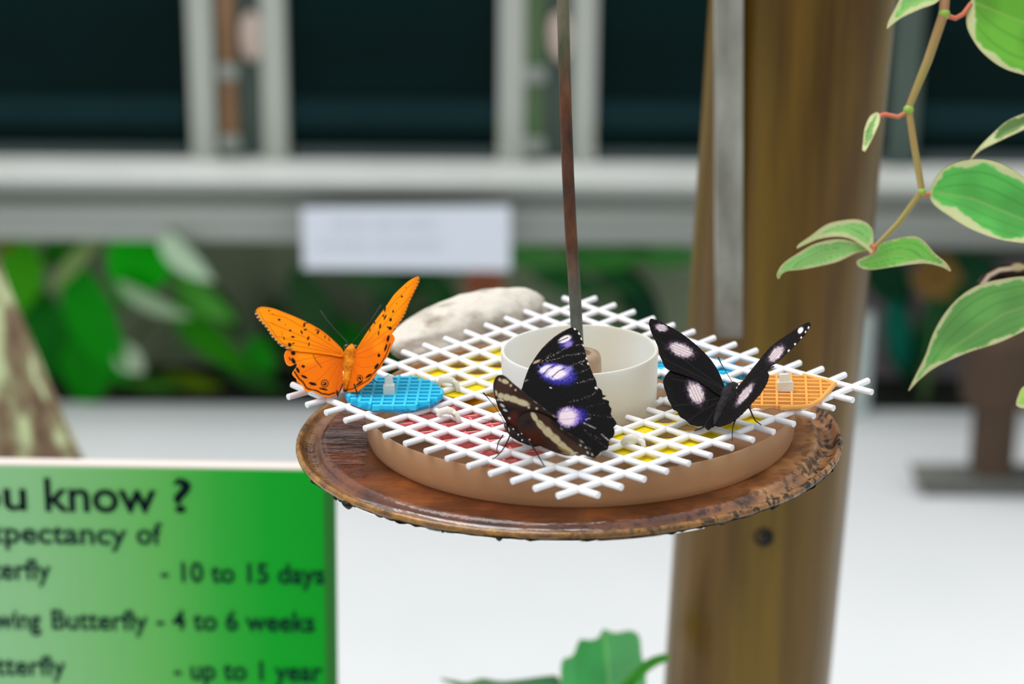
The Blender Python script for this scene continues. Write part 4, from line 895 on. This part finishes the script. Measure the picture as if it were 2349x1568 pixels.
# ---- right butterfly
RB = thing('butterfly', 'black butterfly with white oval spots and open wings, right of the white cup', 'butterfly', dsh(1650, 985, 0))
rtail = dsh(1640, 974, 0.0035); dRt = depth(rtail); rhead = at(1685, 884, dRt + 0.015); rth = at(1668, 905, dRt + 0.0115)
lt = at(1490, 732, dRt + 0.024); rt_ = at(1857, 740, dRt + 0.006)
pl2, nl2 = plane3(rtail, rth, lt); pr2, nr2 = plane3(rtail, rth, rt_)
nl2 = nl2 if nl2.dot(CAM_LOC - pl2) > 0 else -nl2; nr2 = nr2 if nr2.dot(CAM_LOC - pr2) > 0 else -nr2
def r_paint(spots, lines=(), sheen=None):
    def f(X, Y, loop):
        p = Paint(X, Y, (12, 10, 12)); nz_ = vnoise(X, Y, .05, 11) * .45 + vnoise(X, Y, .14, 12) * .3; sp_ = vnoise(X, Y, .1, 13)
        ed = dist_poly(X, Y, loop, True)
        p.mix((52, 42, 38), (1 - sstep(10, 90, ed)) * sstep(-.1, .5, sp_) * .55)
        for v_, col, w_ in lines: p.line(v_, w_, col, amt=.55)
        for (x, y, a, d_, r_) in spots:
            big = max(a, d_) > 40
            if big: p.ell(x, y, a * 1.3, d_ * 1.3, r_, (92, 72, 98), .35, .8, nz_ * .6)
            p.ell(x, y, a, d_, r_, (220, 204, 208) if big else (240, 232, 234), .3, 1, nz_ * (.5 if big else .2))
            if big:
                al = math.radians(r_ if a > d_ else r_ + 90); L_, S_ = max(a, d_) * 1.2, min(a, d_)
                for o_ in (-.38, .05, .45):
                    cx_, cy_ = x - math.sin(al) * S_ * o_, y + math.cos(al) * S_ * o_
                    p.line([(cx_ - math.cos(al) * L_, cy_ - math.sin(al) * L_), (cx_ + math.cos(al) * L_, cy_ + math.sin(al) * L_)], 2.6, (96, 76, 84), amt=.6)
        return p.lin()
    return f
grey = (44, 40, 42)
V1 = [([(855, 740), (600, 560), (300, 330)], grey, 5), ([(850, 745), (560, 600), (330, 480)], grey, 5)]
V2 = [([(830, 800), (600, 700), (400, 660)], grey, 6), ([(830, 830), (600, 880), (420, 900)], grey, 6), ([(825, 860), (650, 960), (540, 1040)], grey, 6), ([(820, 880), (740, 1000), (690, 1080)], grey, 6)]
RFL = [(868, 742), (855, 690), (822, 612), (782, 540), (722, 460), (652, 390), (572, 320), (492, 260), (412, 210), (340, 172), (290, 143), (240, 128), (205, 122), (190, 160), (200, 200), (212, 240), (235, 290), (258, 340), (275, 380), (285, 440), (310, 500), (335, 555), (390, 590), (480, 618), (600, 665), (700, 725), (800, 795), (850, 815)]
RHL = [(850, 790), (700, 690), (560, 615), (450, 585), (388, 585), (350, 615), (318, 680), (328, 740), (346, 790), (365, 850), (385, 885), (405, 930), (445, 955), (470, 1000), (520, 1030), (560, 1068), (620, 1085), (682, 1088), (720, 1120), (745, 1105), (785, 1078), (800, 1010), (820, 930), (850, 860)]
RFR = [(985, 745), (1040, 672), (1100, 595), (1180, 495), (1260, 398), (1340, 328), (1430, 268), (1530, 200), (1600, 160), (1632, 153), (1642, 185), (1615, 222), (1595, 262), (1556, 300), (1500, 362), (1448, 412), (1410, 445), (1350, 505), (1290, 548), (1260, 590), (1200, 640), (1120, 710), (1000, 800)]
RHR = [(975, 800), (1090, 690), (1190, 612), (1250, 592), (1268, 640), (1248, 700), (1222, 750), (1178, 812), (1130, 862), (1080, 922), (1000, 1002), (930, 1052), (870, 1080), (810, 1092), (785, 1070), (825, 980), (890, 890)]
wing('forewing', RB, ZR, RFL, pl2 + nl2 * .0007, nl2, r_paint([(302, 202, 46, 30, 12), (480, 402, 102, 52, 22)], V1), m=M_wingdark, jag=.35)
wing('hindwing', RB, ZR, RHL, pl2, nl2, r_paint([(612, 785, 60, 96, -24)], V2), m=M_wingdark, jag=.55)
wing('forewing', RB, ZR, RFR, pr2, nr2, r_paint([(1553, 225, 22, 32, 30), (1335, 435, 40, 82, 42), (1625, 201, 7, 13, 20), (1598, 240, 7, 11, 20), (1559, 290, 7, 11, 20), (1504, 350, 9, 11, 20), (1448, 411, 10, 14, 10)]), m=M_wingdark, jag=.35)
wing('hindwing', RB, ZR, RHR, pr2 + nr2 * .0007, nr2, r_paint([(1052, 800, 30, 105, 38)]), m=M_wingdark, jag=.55)
rd = lambda x, y, o=0: at(*zp(ZR, x, y), dRt + 0.015 * (1060 - y) / 330 + o)
rbp = [rd(775, 1075, -.001), rd(805, 1010, -.0012), rd(835, 930, -.0012), rd(868, 860, -.001), rd(905, 790, -.001), rd(940, 745, -.001), rd(965, 722, -.001), rd(980, 708, -.001)]
body(RB, rbp, [0.0006, 0.0017, 0.0021, 0.0024, 0.0034, 0.0028, 0.0022, 0.0008], M_bfur)
for x, y in ((950, 728), (985, 738)): ball(RB, 'eye', rd(x, y, -.0030), 0.0009, M_eye)
for x, y in ((955, 722), (978, 742)): ball(RB, 'white_spot', rd(x, y, -.0036), 0.00035, m_grid)
thin(RB, 'antenna', [rd(x, y, .003 * i) for i, (x, y) in enumerate([(946, 702), (915, 650), (875, 585), (840, 525), (812, 468)])], [0.00014, 0.00014, 0.00016, 0.00024, 0.0004])
thin(RB, 'antenna', [rd(x, y, .006 + .003 * i) for i, (x, y) in enumerate([(980, 700), (1040, 680), (1150, 630), (1250, 582), (1310, 548)])], [0.00014, 0.00014, 0.00016, 0.00024, 0.0004])
for pts in ([(1080, 885, .010), (1120, 985, .006), (1145, 1035, .0035), (1200, 1074, .0018)], [(975, 1000, .009), (945, 1085, .006), (938, 1150, .003), (938, 1215, .0015)], [(700, 1080, .005), (655, 1105, .003), (600, 1124, .0017)]):
    thin(RB, 'leg', [dsh(*zp(ZR, x, y), z_) for x, y, z_ in pts], [0.00036, 0.00032, 0.00028, 0.0002][:len(pts)])

# ================================================================== VARIEGATED VINE at the right
M_leaf = mat('variegated_leaf', (1, 1, 1, 1), rough=0.4, spec=0.3, attr=True, translucent=0.3, bump=0.2, bscale=120)
def leaf_paint(mid, margin=14, green=(96, 168, 72), cream=(222, 228, 176), amt=1.0, seed=0, sheen=None):
    def f(X, Y, loop):
        p = Paint(X, Y, green); ed = dist_poly(X, Y, loop, True); nz_ = vnoise(X, Y, .018, seed) + .5 * vnoise(X, Y, .06, seed + 1)
        p.mix(tuple(min(255, int(q * .82)) for q in green), sstep(-.2, .5, vnoise(X, Y, .012, seed + 3)) * .6)
        p.line(mid, 3.0, (176, 206, 120), amt=.45)
        d2 = dist_poly(X, Y, mid); 
        for kk in (0.35, 0.68):
            q = np.abs(d2 / (d2 + ed + 1e-6) - kk); p.mix((70, 140, 52), (1 - sstep(.01, .05, q)) * .25)
        p.mix(cream, amt * (1 - sstep(margin * .75, margin * 1.15, ed + nz_ * margin * 1.1)))
        p.mix((190, 170, 120), (1 - sstep(.5, 2.5, ed)) * .5)
        return p.lin()
    return f
def px_leaf(parent, outline, mid, d0_, d1_, tilt, margin=14, green=(96, 168, 72), seed=0, fold=0.003, step=4.0, cream=(222, 228, 176), m=None, name='leaf'):
    """leaf blade: outline in photo pixels, base depth d0_ at mid[0], tip depth d1_ at mid[-1], tilted about its midrib"""
    loop = smooth_loop(outline, step); vs, fs = triangulate(loop, step)
    A_ = at(*mid[0], d0_); B_ = at(*mid[-1], d1_); ax_ = (B_ - A_).normalized()
    view = (CAM_LOC - A_).normalized(); n0 = (view - ax_ * view.dot(ax_)).normalized()
    n_ = (Matrix.Rotation(tilt, 3, ax_) @ n0).normalized(); side = ax_.cross(n_).normalized()
    ll = (B_ - A_).length; pos = []
    dm = dist_poly(vs[:, 0], vs[:, 1], mid)
    for (x, y), d_ in zip(vs, dm):
        p = on_plane(x, y, A_, n_); s_ = d_ / F * d0_
        pos.append(p + n_ * (fold * min(1.0, s_ / 0.02) ** 1.2))
    cf = leaf_paint(mid, margin, green, cream, 1.0, seed)(vs[:, 0], vs[:, 1], loop)
    return sheet(vs, fs, pos, 0.0005, cf, cf, n_).build(name, m or M_leaf, parent, smooth=60)
VN = thing('hanging_vine', 'variegated green vine with cream leaf margins hanging at the right, before the post', 'vine', at(2170, -60, 1.16))
m_stem = mat('olive_vine_stem', c(158, 146, 74), rough=0.45, col2=c(176, 128, 90), nscale=40, stretch=(1, 1, .3))
m_pet = mat('red_leaf_stalk', c(222, 110, 84), rough=0.45, col2=c(200, 132, 84), nscale=60)
m_node = mat('green_stem_joint', c(150, 186, 80), rough=0.45)
DV = 1.16
SP = [(2170, -40), (2165, 30), (2128, 140), (2084, 248), (2098, 340), (2115, 438), (2060, 512), (2005, 568)]
b = MB(); b.tube([at(x, y, DV) for x, y in [(2175, -400)] + SP], [0.0026, 0.0026, 0.0024, 0.0022, 0.0018, 0.0018, 0.0017, 0.0014, 0.001], 12); b.build('stem', m_stem, VN, smooth=60)
for x, y, r_ in ((2166, 32, .0029), (2084, 252, .0026), (2115, 440, .0022)):
    ball(VN, 'stem_joint', at(x, y, DV), r_, m_node)
for pts, rr_ in (([(2172, 36), (2192, 42), (2210, 32), (2228, 8)], .0012), ([(2082, 256), (2060, 268), (2030, 262), (2016, 266)], .0011), ([(2112, 448), (2122, 446), (2132, 444)], .0011), ([(2010, 562), (2002, 570), (1996, 562)], .0011), ([(2006, 566), (2003, 578), (1996, 584)], .0011)):
    b = MB(); b.tube([at(x, y, DV) for x, y in pts], rr_, 10); b.build('leaf_stalk', m_pet, VN, smooth=60)
# second stem beyond the frame carries the leaves that reach in from the right
b = MB(); b.tube([at(2420, -400, 1.15), at(2410, 0, 1.15), at(2395, 300, 1.15), at(2420, 600, 1.15), at(2400, 980, 1.15)], 0.002, 12); b.build('stem', m_stem, VN, smooth=60)
LV = [
 ([(2165, -30), (2150, 5), (2110, 22), (2070, 40), (2045, 58), (2035, 66), (2038, 48), (2055, 15), (2068, -15), (2085, -60), (2140, -70)], [(2160, -20), (2090, 10), (2037, 64)], 1.16, 1.14, .3, 9, (160, 224, 128), 1),
 ([(2228, 0), (2220, 22), (2222, 60), (2240, 95), (2265, 125), (2300, 152), (2340, 168), (2400, 178), (2480, 150), (2520, 60), (2500, -60), (2400, -120), (2300, -110), (2245, -50)], [(2228, 2), (2320, 40), (2510, 110)], 1.16, 1.12, .2, 14, (126, 203, 71), 2),
 ([(2012, 258), (1996, 268), (1984, 295), (1980, 325), (1978, 345), (1984, 348), (1998, 325), (2010, 300), (2018, 280), (2018, 262)], [(2012, 262), (1998, 300), (1981, 346)], 1.16, 1.15, .5, 7, (126, 189, 92), 3),
 ([(2226, 366), (2250, 345), (2290, 325), (2349, 298), (2420, 265), (2440, 230), (2400, 245), (2349, 262), (2310, 280), (2275, 310), (2245, 340)], [(2400, 262), (2310, 305), (2228, 365)], 1.15, 1.16, 1.0, 8, (110, 150, 78), 4),
 ([(2132, 446), (2140, 420), (2165, 390), (2205, 372), (2255, 366), (2300, 375), (2349, 402), (2400, 440), (2450, 500), (2470, 560), (2420, 562), (2349, 558), (2290, 548), (2230, 525), (2180, 495), (2145, 470)], [(2140, 440), (2230, 455), (2340, 500), (2460, 558)], 1.16, 1.11, .15, 13, (109, 210, 102), 5),
 ([(2000, 582), (1985, 570), (1955, 550), (1920, 543), (1880, 548), (1845, 562), (1828, 570), (1832, 560), (1860, 540), (1895, 515), (1935, 505), (1970, 505), (1995, 520), (2003, 545)], [(1998, 562), (1930, 525), (1832, 566)], 1.16, 1.15, .3, 8, (170, 229, 139), 6),
 ([(1995, 572), (1960, 582), (1920, 600), (1880, 610), (1840, 618), (1805, 622), (1792, 630), (1786, 640), (1782, 630), (1795, 605), (1830, 580), (1870, 558), (1920, 548), (1965, 556)], [(1990, 568), (1890, 584), (1785, 634)], 1.165, 1.14, -.3, 6, (177, 236, 146), 7),
 ([(1966, 598), (1985, 588), (2008, 580), (2020, 560), (2050, 548), (2095, 540), (2120, 550), (2145, 580), (2170, 602), (2181, 622), (2160, 612), (2120, 604), (2060, 610), (2000, 618), (1972, 612)], [(1972, 604), (2060, 580), (2178, 618)], 1.16, 1.13, .4, 5, (150, 229, 109), 8),
 ([(2084, 896), (2100, 860), (2122, 815), (2140, 765), (2165, 720), (2200, 680), (2245, 652), (2300, 638), (2360, 632), (2430, 640), (2470, 680), (2440, 720), (2400, 735), (2349, 758), (2290, 785), (2220, 808), (2150, 840), (2110, 870)], [(2450, 670), (2300, 720), (2180, 800), (2087, 893)], 1.14, 1.16, -.2, 9, (133, 201, 109), 9),
 ([(2332, 930), (2336, 905), (2349, 885), (2390, 870), (2420, 880), (2400, 915), (2360, 935)], [(2410, 880), (2336, 928)], 1.15, 1.15, 0, 5, (197, 243, 116), 10),
]
for ol, mid, a_, b__, tl, mg_, gr, sd in LV: px_leaf(VN, ol, mid, a_, b__, tl * .6, mg_, gr, sd)

# butterfly perched behind the big lower leaf
HB = thing('butterfly', 'dark butterfly with cream wing edge half hidden behind the big leaf at right', 'butterfly', at(2330, 660, 1.20))
def h_paint(X, Y, loop):
    p = Paint(X, Y, (40, 28, 24)); d_ = dist_poly(X, Y, [(2240, 655), (2262, 625), (2290, 610), (2349, 603), (2400, 610)]); p.mix((214, 190, 170), (1 - sstep(3, 7, np.abs(d_ - 9)))); p.ell(2335, 612, 16, 10, 0, (196, 176, 140), .4); p.ell(2300, 640, 14, 8, 20, (20, 14, 14), .4); return p.lin()
ho = [(2240, 660), (2250, 635), (2270, 618), (2300, 606), (2349, 602), (2410, 610), (2440, 660), (2400, 720), (2330, 740), (2270, 700)]
p0_, n0_ = at(2330, 660, 1.20), (CAM_LOC - at(2330, 660, 1.20)).normalized()
def wing1(name, off, ol): 
    return wing(name, HB, (0, 0, 1.0), ol, p0_ + n0_ * off, n0_, h_paint, m=M_wingdark, step=3)
wing1('forewing', 0, ho); wing1('hindwing', 0.002, [(2300, 690), (2330, 655), (2380, 660), (2420, 720), (2380, 760), (2320, 745)])
body(HB, [at(2345, 650, 1.197), at(2370, 690, 1.197), at(2395, 735, 1.197)], [0.001, 0.0025, 0.001], M_brfur)

# ================================================================== FOREGROUND PLANT at the bottom
M_gleaf = mat('plain_green_leaf', (1, 1, 1, 1), rough=0.45, spec=0.35, attr=True, translucent=0.25)
GP = thing('lobed_plant', 'green plant with lobed leaves rising at the bottom, beside the timber post', 'plant', Vector((at(1400, 1900, 1.47).x, at(1400, 1900, 1.47).y, 0.0)))
gz = lambda x, y: at(x, y, 1.47)
b = MB(); g0 = GP.matrix_world.translation; b.tube([g0, g0 + Vector((0, 0, .3)), gz(1400, 1760), gz(1420, 1640), gz(1400, 1590)], [.005, .0045, .004, .0025, .0015], 10)
m_gst = mat('green_plant_stem', c(60, 120, 40), rough=0.5); b.build('stem', m_gst, GP, smooth=60)
for ol, mid, a_, b__, tl, gr, sd in [
  ([(1282, 1620), (1284, 1560), (1288, 1520), (1312, 1508), (1328, 1472), (1352, 1470), (1372, 1462), (1384, 1443), (1410, 1452), (1445, 1450), (1465, 1466), (1470, 1505), (1480, 1560), (1470, 1630), (1400, 1660), (1330, 1650)], [(1400, 1640), (1395, 1540), (1386, 1450)], 1.46, 1.50, .2, (60, 160, 84), 21),
  ([(1290, 1600), (1280, 1555), (1250, 1552), (1200, 1558), (1150, 1562), (1105, 1556), (1070, 1564), (1035, 1558), (1010, 1556), (1050, 1574), (1100, 1590), (1200, 1605)], [(1290, 1580), (1150, 1574), (1012, 1557)], 1.47, 1.45, .7, (60, 120, 78), 22),
  ([(1390, 1600), (1425, 1565), (1455, 1535), (1490, 1508), (1530, 1498), (1535, 1512), (1500, 1530), (1465, 1560), (1430, 1600)], [(1400, 1600), (1450, 1550), (1532, 1504)], 1.46, 1.455, .3, (20, 150, 10), 23)]:
    px_leaf(GP, ol, mid, a_, b__, tl, 0.01, gr, sd, m=M_gleaf, cream=gr, step=6)

# ================================================================== BACKGROUND PLANTS along the wall
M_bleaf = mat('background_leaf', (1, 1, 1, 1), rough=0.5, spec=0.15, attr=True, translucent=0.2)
def big_leaf(parent, px, py, length, width, ang, y, col, tilt=0.0, pitch=0.3):
    """ovate leaf centred on a photo point at world depth row y; size in photo pixels, ang = direction of tip in the picture plane"""
    ctr = on_y(px, py, y); s_ = depth(ctr) / F; L_, W_ = length * s_, width * s_; n = 12; vs = []; fs = []
    a = math.radians(ang); ax_ = Vector((math.cos(a), 0, -math.sin(a))); nr_ = Vector((0, -1, 0)); nr_ = (Matrix.Rotation(tilt, 3, ax_) @ nr_).normalized(); sd = ax_.cross(nr_)
    for i in range(n + 1):
        t_ = i / n; w_ = W_ / 2 * (math.sin(math.pi * t_ ** 0.8) ** 0.8 if 0 < t_ < 1 else 0.02)
        sag = -nr_ * (L_ * 0.18 * (t_ - .5) ** 2) + nr_ * pitch * L_ * (t_ - .5) * .3
        for q in (-1, -.5, 0, .5, 1): vs.append(ctr + ax_ * (t_ - .5) * L_ + sd * (q * w_) + sag + nr_ * (abs(q) * w_ * .25))
    for i in range(n):
        for q in range(4): fs.append((i * 5 + q, i * 5 + q + 1, i * 5 + 6 + q, i * 5 + 5 + q))
    b = MB(); m_ = len(vs); th = nr_ * 0.0012
    fb = [tuple(j + m_ for j in reversed(f)) for f in fs]
    b.add(vs + [v_ - th for v_ in vs], fs + fb)
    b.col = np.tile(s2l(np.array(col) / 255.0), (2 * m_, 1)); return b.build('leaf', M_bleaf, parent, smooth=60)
m_bst = mat('background_stem', c(84, 110, 62), rough=0.7)
def shrub(label, root_px, yb_, leaves, stems):
    r0 = on_y(root_px, 905, yb_); r0.z = -0.012
    T = thing('leafy_shrub', label, 'plant', r0)
    for pts in stems:
        b = MB(); P_ = [r0] + [on_y(x, y, yb_ + .01) for x, y in pts]; b.tube(P_, [.006] + [.004] * (len(P_) - 1), 8); b.build('stem', m_bst, T, smooth=60)
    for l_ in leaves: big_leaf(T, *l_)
    return T
Yp = 3.47
shrub('large-leaved green shrub against the wall at the left, beside the tree trunk', 230, Yp, [  # whitish-green leaves carry the sky gloss of the foliage as their colour
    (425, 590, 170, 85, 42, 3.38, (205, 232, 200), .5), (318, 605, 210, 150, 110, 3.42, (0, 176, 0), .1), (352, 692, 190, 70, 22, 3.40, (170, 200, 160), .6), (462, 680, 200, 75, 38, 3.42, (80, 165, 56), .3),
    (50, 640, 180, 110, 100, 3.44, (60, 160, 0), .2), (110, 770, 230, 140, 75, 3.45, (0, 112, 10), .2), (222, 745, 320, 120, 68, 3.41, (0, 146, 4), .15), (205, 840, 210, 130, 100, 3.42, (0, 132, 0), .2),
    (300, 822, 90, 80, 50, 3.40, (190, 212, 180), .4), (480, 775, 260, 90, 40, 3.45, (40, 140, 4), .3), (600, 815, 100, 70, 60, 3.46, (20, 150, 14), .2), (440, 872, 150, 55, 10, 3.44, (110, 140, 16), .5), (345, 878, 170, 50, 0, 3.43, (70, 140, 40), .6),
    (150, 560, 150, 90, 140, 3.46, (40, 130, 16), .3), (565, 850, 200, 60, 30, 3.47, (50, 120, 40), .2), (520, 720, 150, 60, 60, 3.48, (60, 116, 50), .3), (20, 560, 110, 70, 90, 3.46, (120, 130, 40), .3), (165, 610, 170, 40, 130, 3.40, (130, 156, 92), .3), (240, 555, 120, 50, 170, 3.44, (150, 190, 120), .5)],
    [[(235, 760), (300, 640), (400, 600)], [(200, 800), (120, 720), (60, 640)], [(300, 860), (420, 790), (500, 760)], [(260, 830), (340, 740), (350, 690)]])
shrub('dark green shrub against the wall behind the orange butterfly', 860, 3.54, [
    (720, 700, 200, 90, 60, 3.52, (50, 96, 52), .2), (820, 790, 220, 100, 30, 3.53, (22, 120, 24), .2), (900, 680, 200, 90, 100, 3.55, (40, 92, 52), .3), (760, 850, 180, 90, 20, 3.52, (30, 90, 40), .2), (860, 640, 160, 60, 10, 3.52, (60, 110, 60), .4), (1000, 660, 200, 90, 45, 3.55, (36, 100, 46), .3), (640, 760, 160, 70, 80, 3.55, (46, 86, 44), .2), (950, 780, 180, 80, 120, 3.55, (30, 90, 40), .2)],
    [[(840, 780), (760, 700)], [(900, 760), (1000, 660)]])
shrub('green trailing plant under the beam right of the paper sign', 1400, 3.50, [
    (1230, 585, 190, 70, 5, 3.44, (70, 136, 62), .3), (1390, 590, 220, 70, -4, 3.45, (56, 130, 50), .3), (1520, 578, 180, 80, 10, 3.45, (66, 134, 60), .3), (1300, 640, 200, 70, 20, 3.48, (30, 96, 40), .3), (1470, 700, 200, 90, 60, 3.52, (16, 66, 44), .2), (1420, 640, 140, 60, 30, 3.50, (26, 90, 40), .2)],
    [[(1420, 720), (1400, 600)], [(1440, 720), (1260, 600)]])
shrub('dark green plant against the wall right of the timber post', 2120, 3.50, [
    (2040, 640, 190, 100, 60, 3.50, (12, 70, 40), .2), (2160, 740, 230, 100, 110, 3.50, (10, 90, 44), .2), (2090, 820, 200, 90, 60, 3.52, (8, 80, 50), .2), (2060, 770, 180, 60, 80, 3.48, (0, 110, 90), .2), (2250, 620, 200, 90, 20, 3.50, (30, 84, 50), .3), (2300, 720, 200, 90, 70, 3.52, (26, 66, 46), .2), (2010, 560, 150, 70, 30, 3.48, (20, 96, 54), .2)],
    [[(2110, 760), (2040, 640)], [(2150, 780), (2250, 640)]])
m_pet_r = mat('rust_red_petals', c(146, 74, 52), rough=0.7); m_pet_o = mat('amber_petals', c(124, 92, 30), rough=0.7)
def flower(label, px, py, y, r_, m):
    p = on_y(px, py, y); s_ = depth(p) / F * r_; T = thing('flower', label, 'flower', p)
    for k_ in range(6):
        a = k_ * math.pi / 3; d_ = Vector((math.cos(a), -.35, math.sin(a))).normalized(); b = MB()
        b.tube([p, p + d_ * s_ * .35, p + d_ * s_ * .75, p + d_ * s_], [s_ * .1, s_ * .32, s_ * .36, s_ * .1], 10, flat=.25, up=Vector((0, 1, 0))); b.build('petal', m, T, smooth=70)
    ball(T, 'centre', p + Vector((0, -s_ * .15, 0)), s_ * .22, m_pet_o)
    q = Vector((p.x, p.y + .02, -0.012)); b = MB(); b.tube([p + Vector((0, .004, 0)), p.lerp(q, .5) + Vector((.004, .004, 0)), q], [.002, .0022, .003], 8); b.build('stalk', m_bst, T, smooth=60)
flower('rust red flower behind the stone, under the right end of the paper sign', 1112, 648, 3.44, 52, m_pet_r)
flower('amber brown flower against the wall right of the timber post', 2145, 630, 3.44, 62, m_pet_o)
# grey-purple boards and a pale stake right of the post
m_gp = mat('dull_purple_grey_boards', c(148, 138, 144), rough=0.8, col2=c(122, 116, 120), nscale=5)
b = MB(); p0, p1 = on_y(1990, 640, 3.585), on_y(2900, 900, 3.585); b.box(p0.x, p1.x, 3.585, 3.618, -0.012, on_y(2100, 590, 3.585).z)
tag(b.build('board_panel', m_gp, smooth=0, bevel=.003), 'dull purple grey board panel at the foot of the wall, right of the post', 'panel')
m_stk = mat('pale_stake', c(190, 204, 200), rough=0.6)
b = MB(); q0, q1 = on_y(1986, 720, 3.40), on_y(1986, 905, 3.40); b.tube([Vector((q0.x, 3.40, 0.0)), Vector((q0.x, 3.40, q0.z))], 20 / F * depth(q0), 14)
tag(b.build('garden_stake', m_stk, smooth=60), 'short pale stake beside the right edge of the timber post', 'stake')
# stand on its slab
m_slab = mat('grey_stone_slab', c(112, 112, 106), rough=0.7, col2=c(92, 94, 90), nscale=6); m_tim = mat('dark_brown_timber', c(78, 58, 40), rough=0.7, col2=c(58, 44, 32), nscale=8, stretch=(1, 1, .3))
a0, a1 = on_z(2120, 1136, 0.0), on_z(2900, 1140, 0.0)
ST = thing('wooden_stand', 'dark wooden stand on a grey slab, on the white floor at far right', 'stand', Vector((on_z(2290, 1110, 0).x, a0.y + .1, 0)))
b = MB(); vv = []
tl_ = on_z(2085, 1066, 0.030); fr = on_z(2120, 1138, 0.0)
X0, X1 = tl_.x, a1.x; Yf, Yb = fr.y, on_z(2300, 1062, 0.03).y
b.add([Vector((fr.x, Yf, 0)), Vector((X1, Yf, 0)), Vector((X1, Yb, 0)), Vector((fr.x, Yb, 0)), Vector((X0, Yf - .004, .03)), Vector((X1, Yf - .004, .03)), Vector((X1, Yb, .03)), Vector((X0, Yb, .03))], [(3, 2, 1, 0), (4, 5, 6, 7), (0, 1, 5, 4), (1, 2, 6, 5), (2, 3, 7, 6), (3, 0, 4, 7)])
b.build('slab', m_slab, ST, smooth=0, bevel=.003)
yc = (Yf + Yb) / 2; hx0, hx1 = on_y(2236, 1000, yc).x, on_y(2322, 1000, yc).x; zt2 = on_y(2280, 800, yc).z
b = MB(); b.box(hx0, hx1, yc - .03, yc + .03, .029, zt2); b.build('post', m_tim, ST, smooth=0, bevel=.004)
b = MB(); b.box(on_y(2212, 900, yc).x, on_y(2900, 900, yc).x, yc - .035, yc + .035, on_y(2280, 920, yc).z, zt2 + .02); b.build('crossbar', m_tim, ST, smooth=0, bevel=.004)
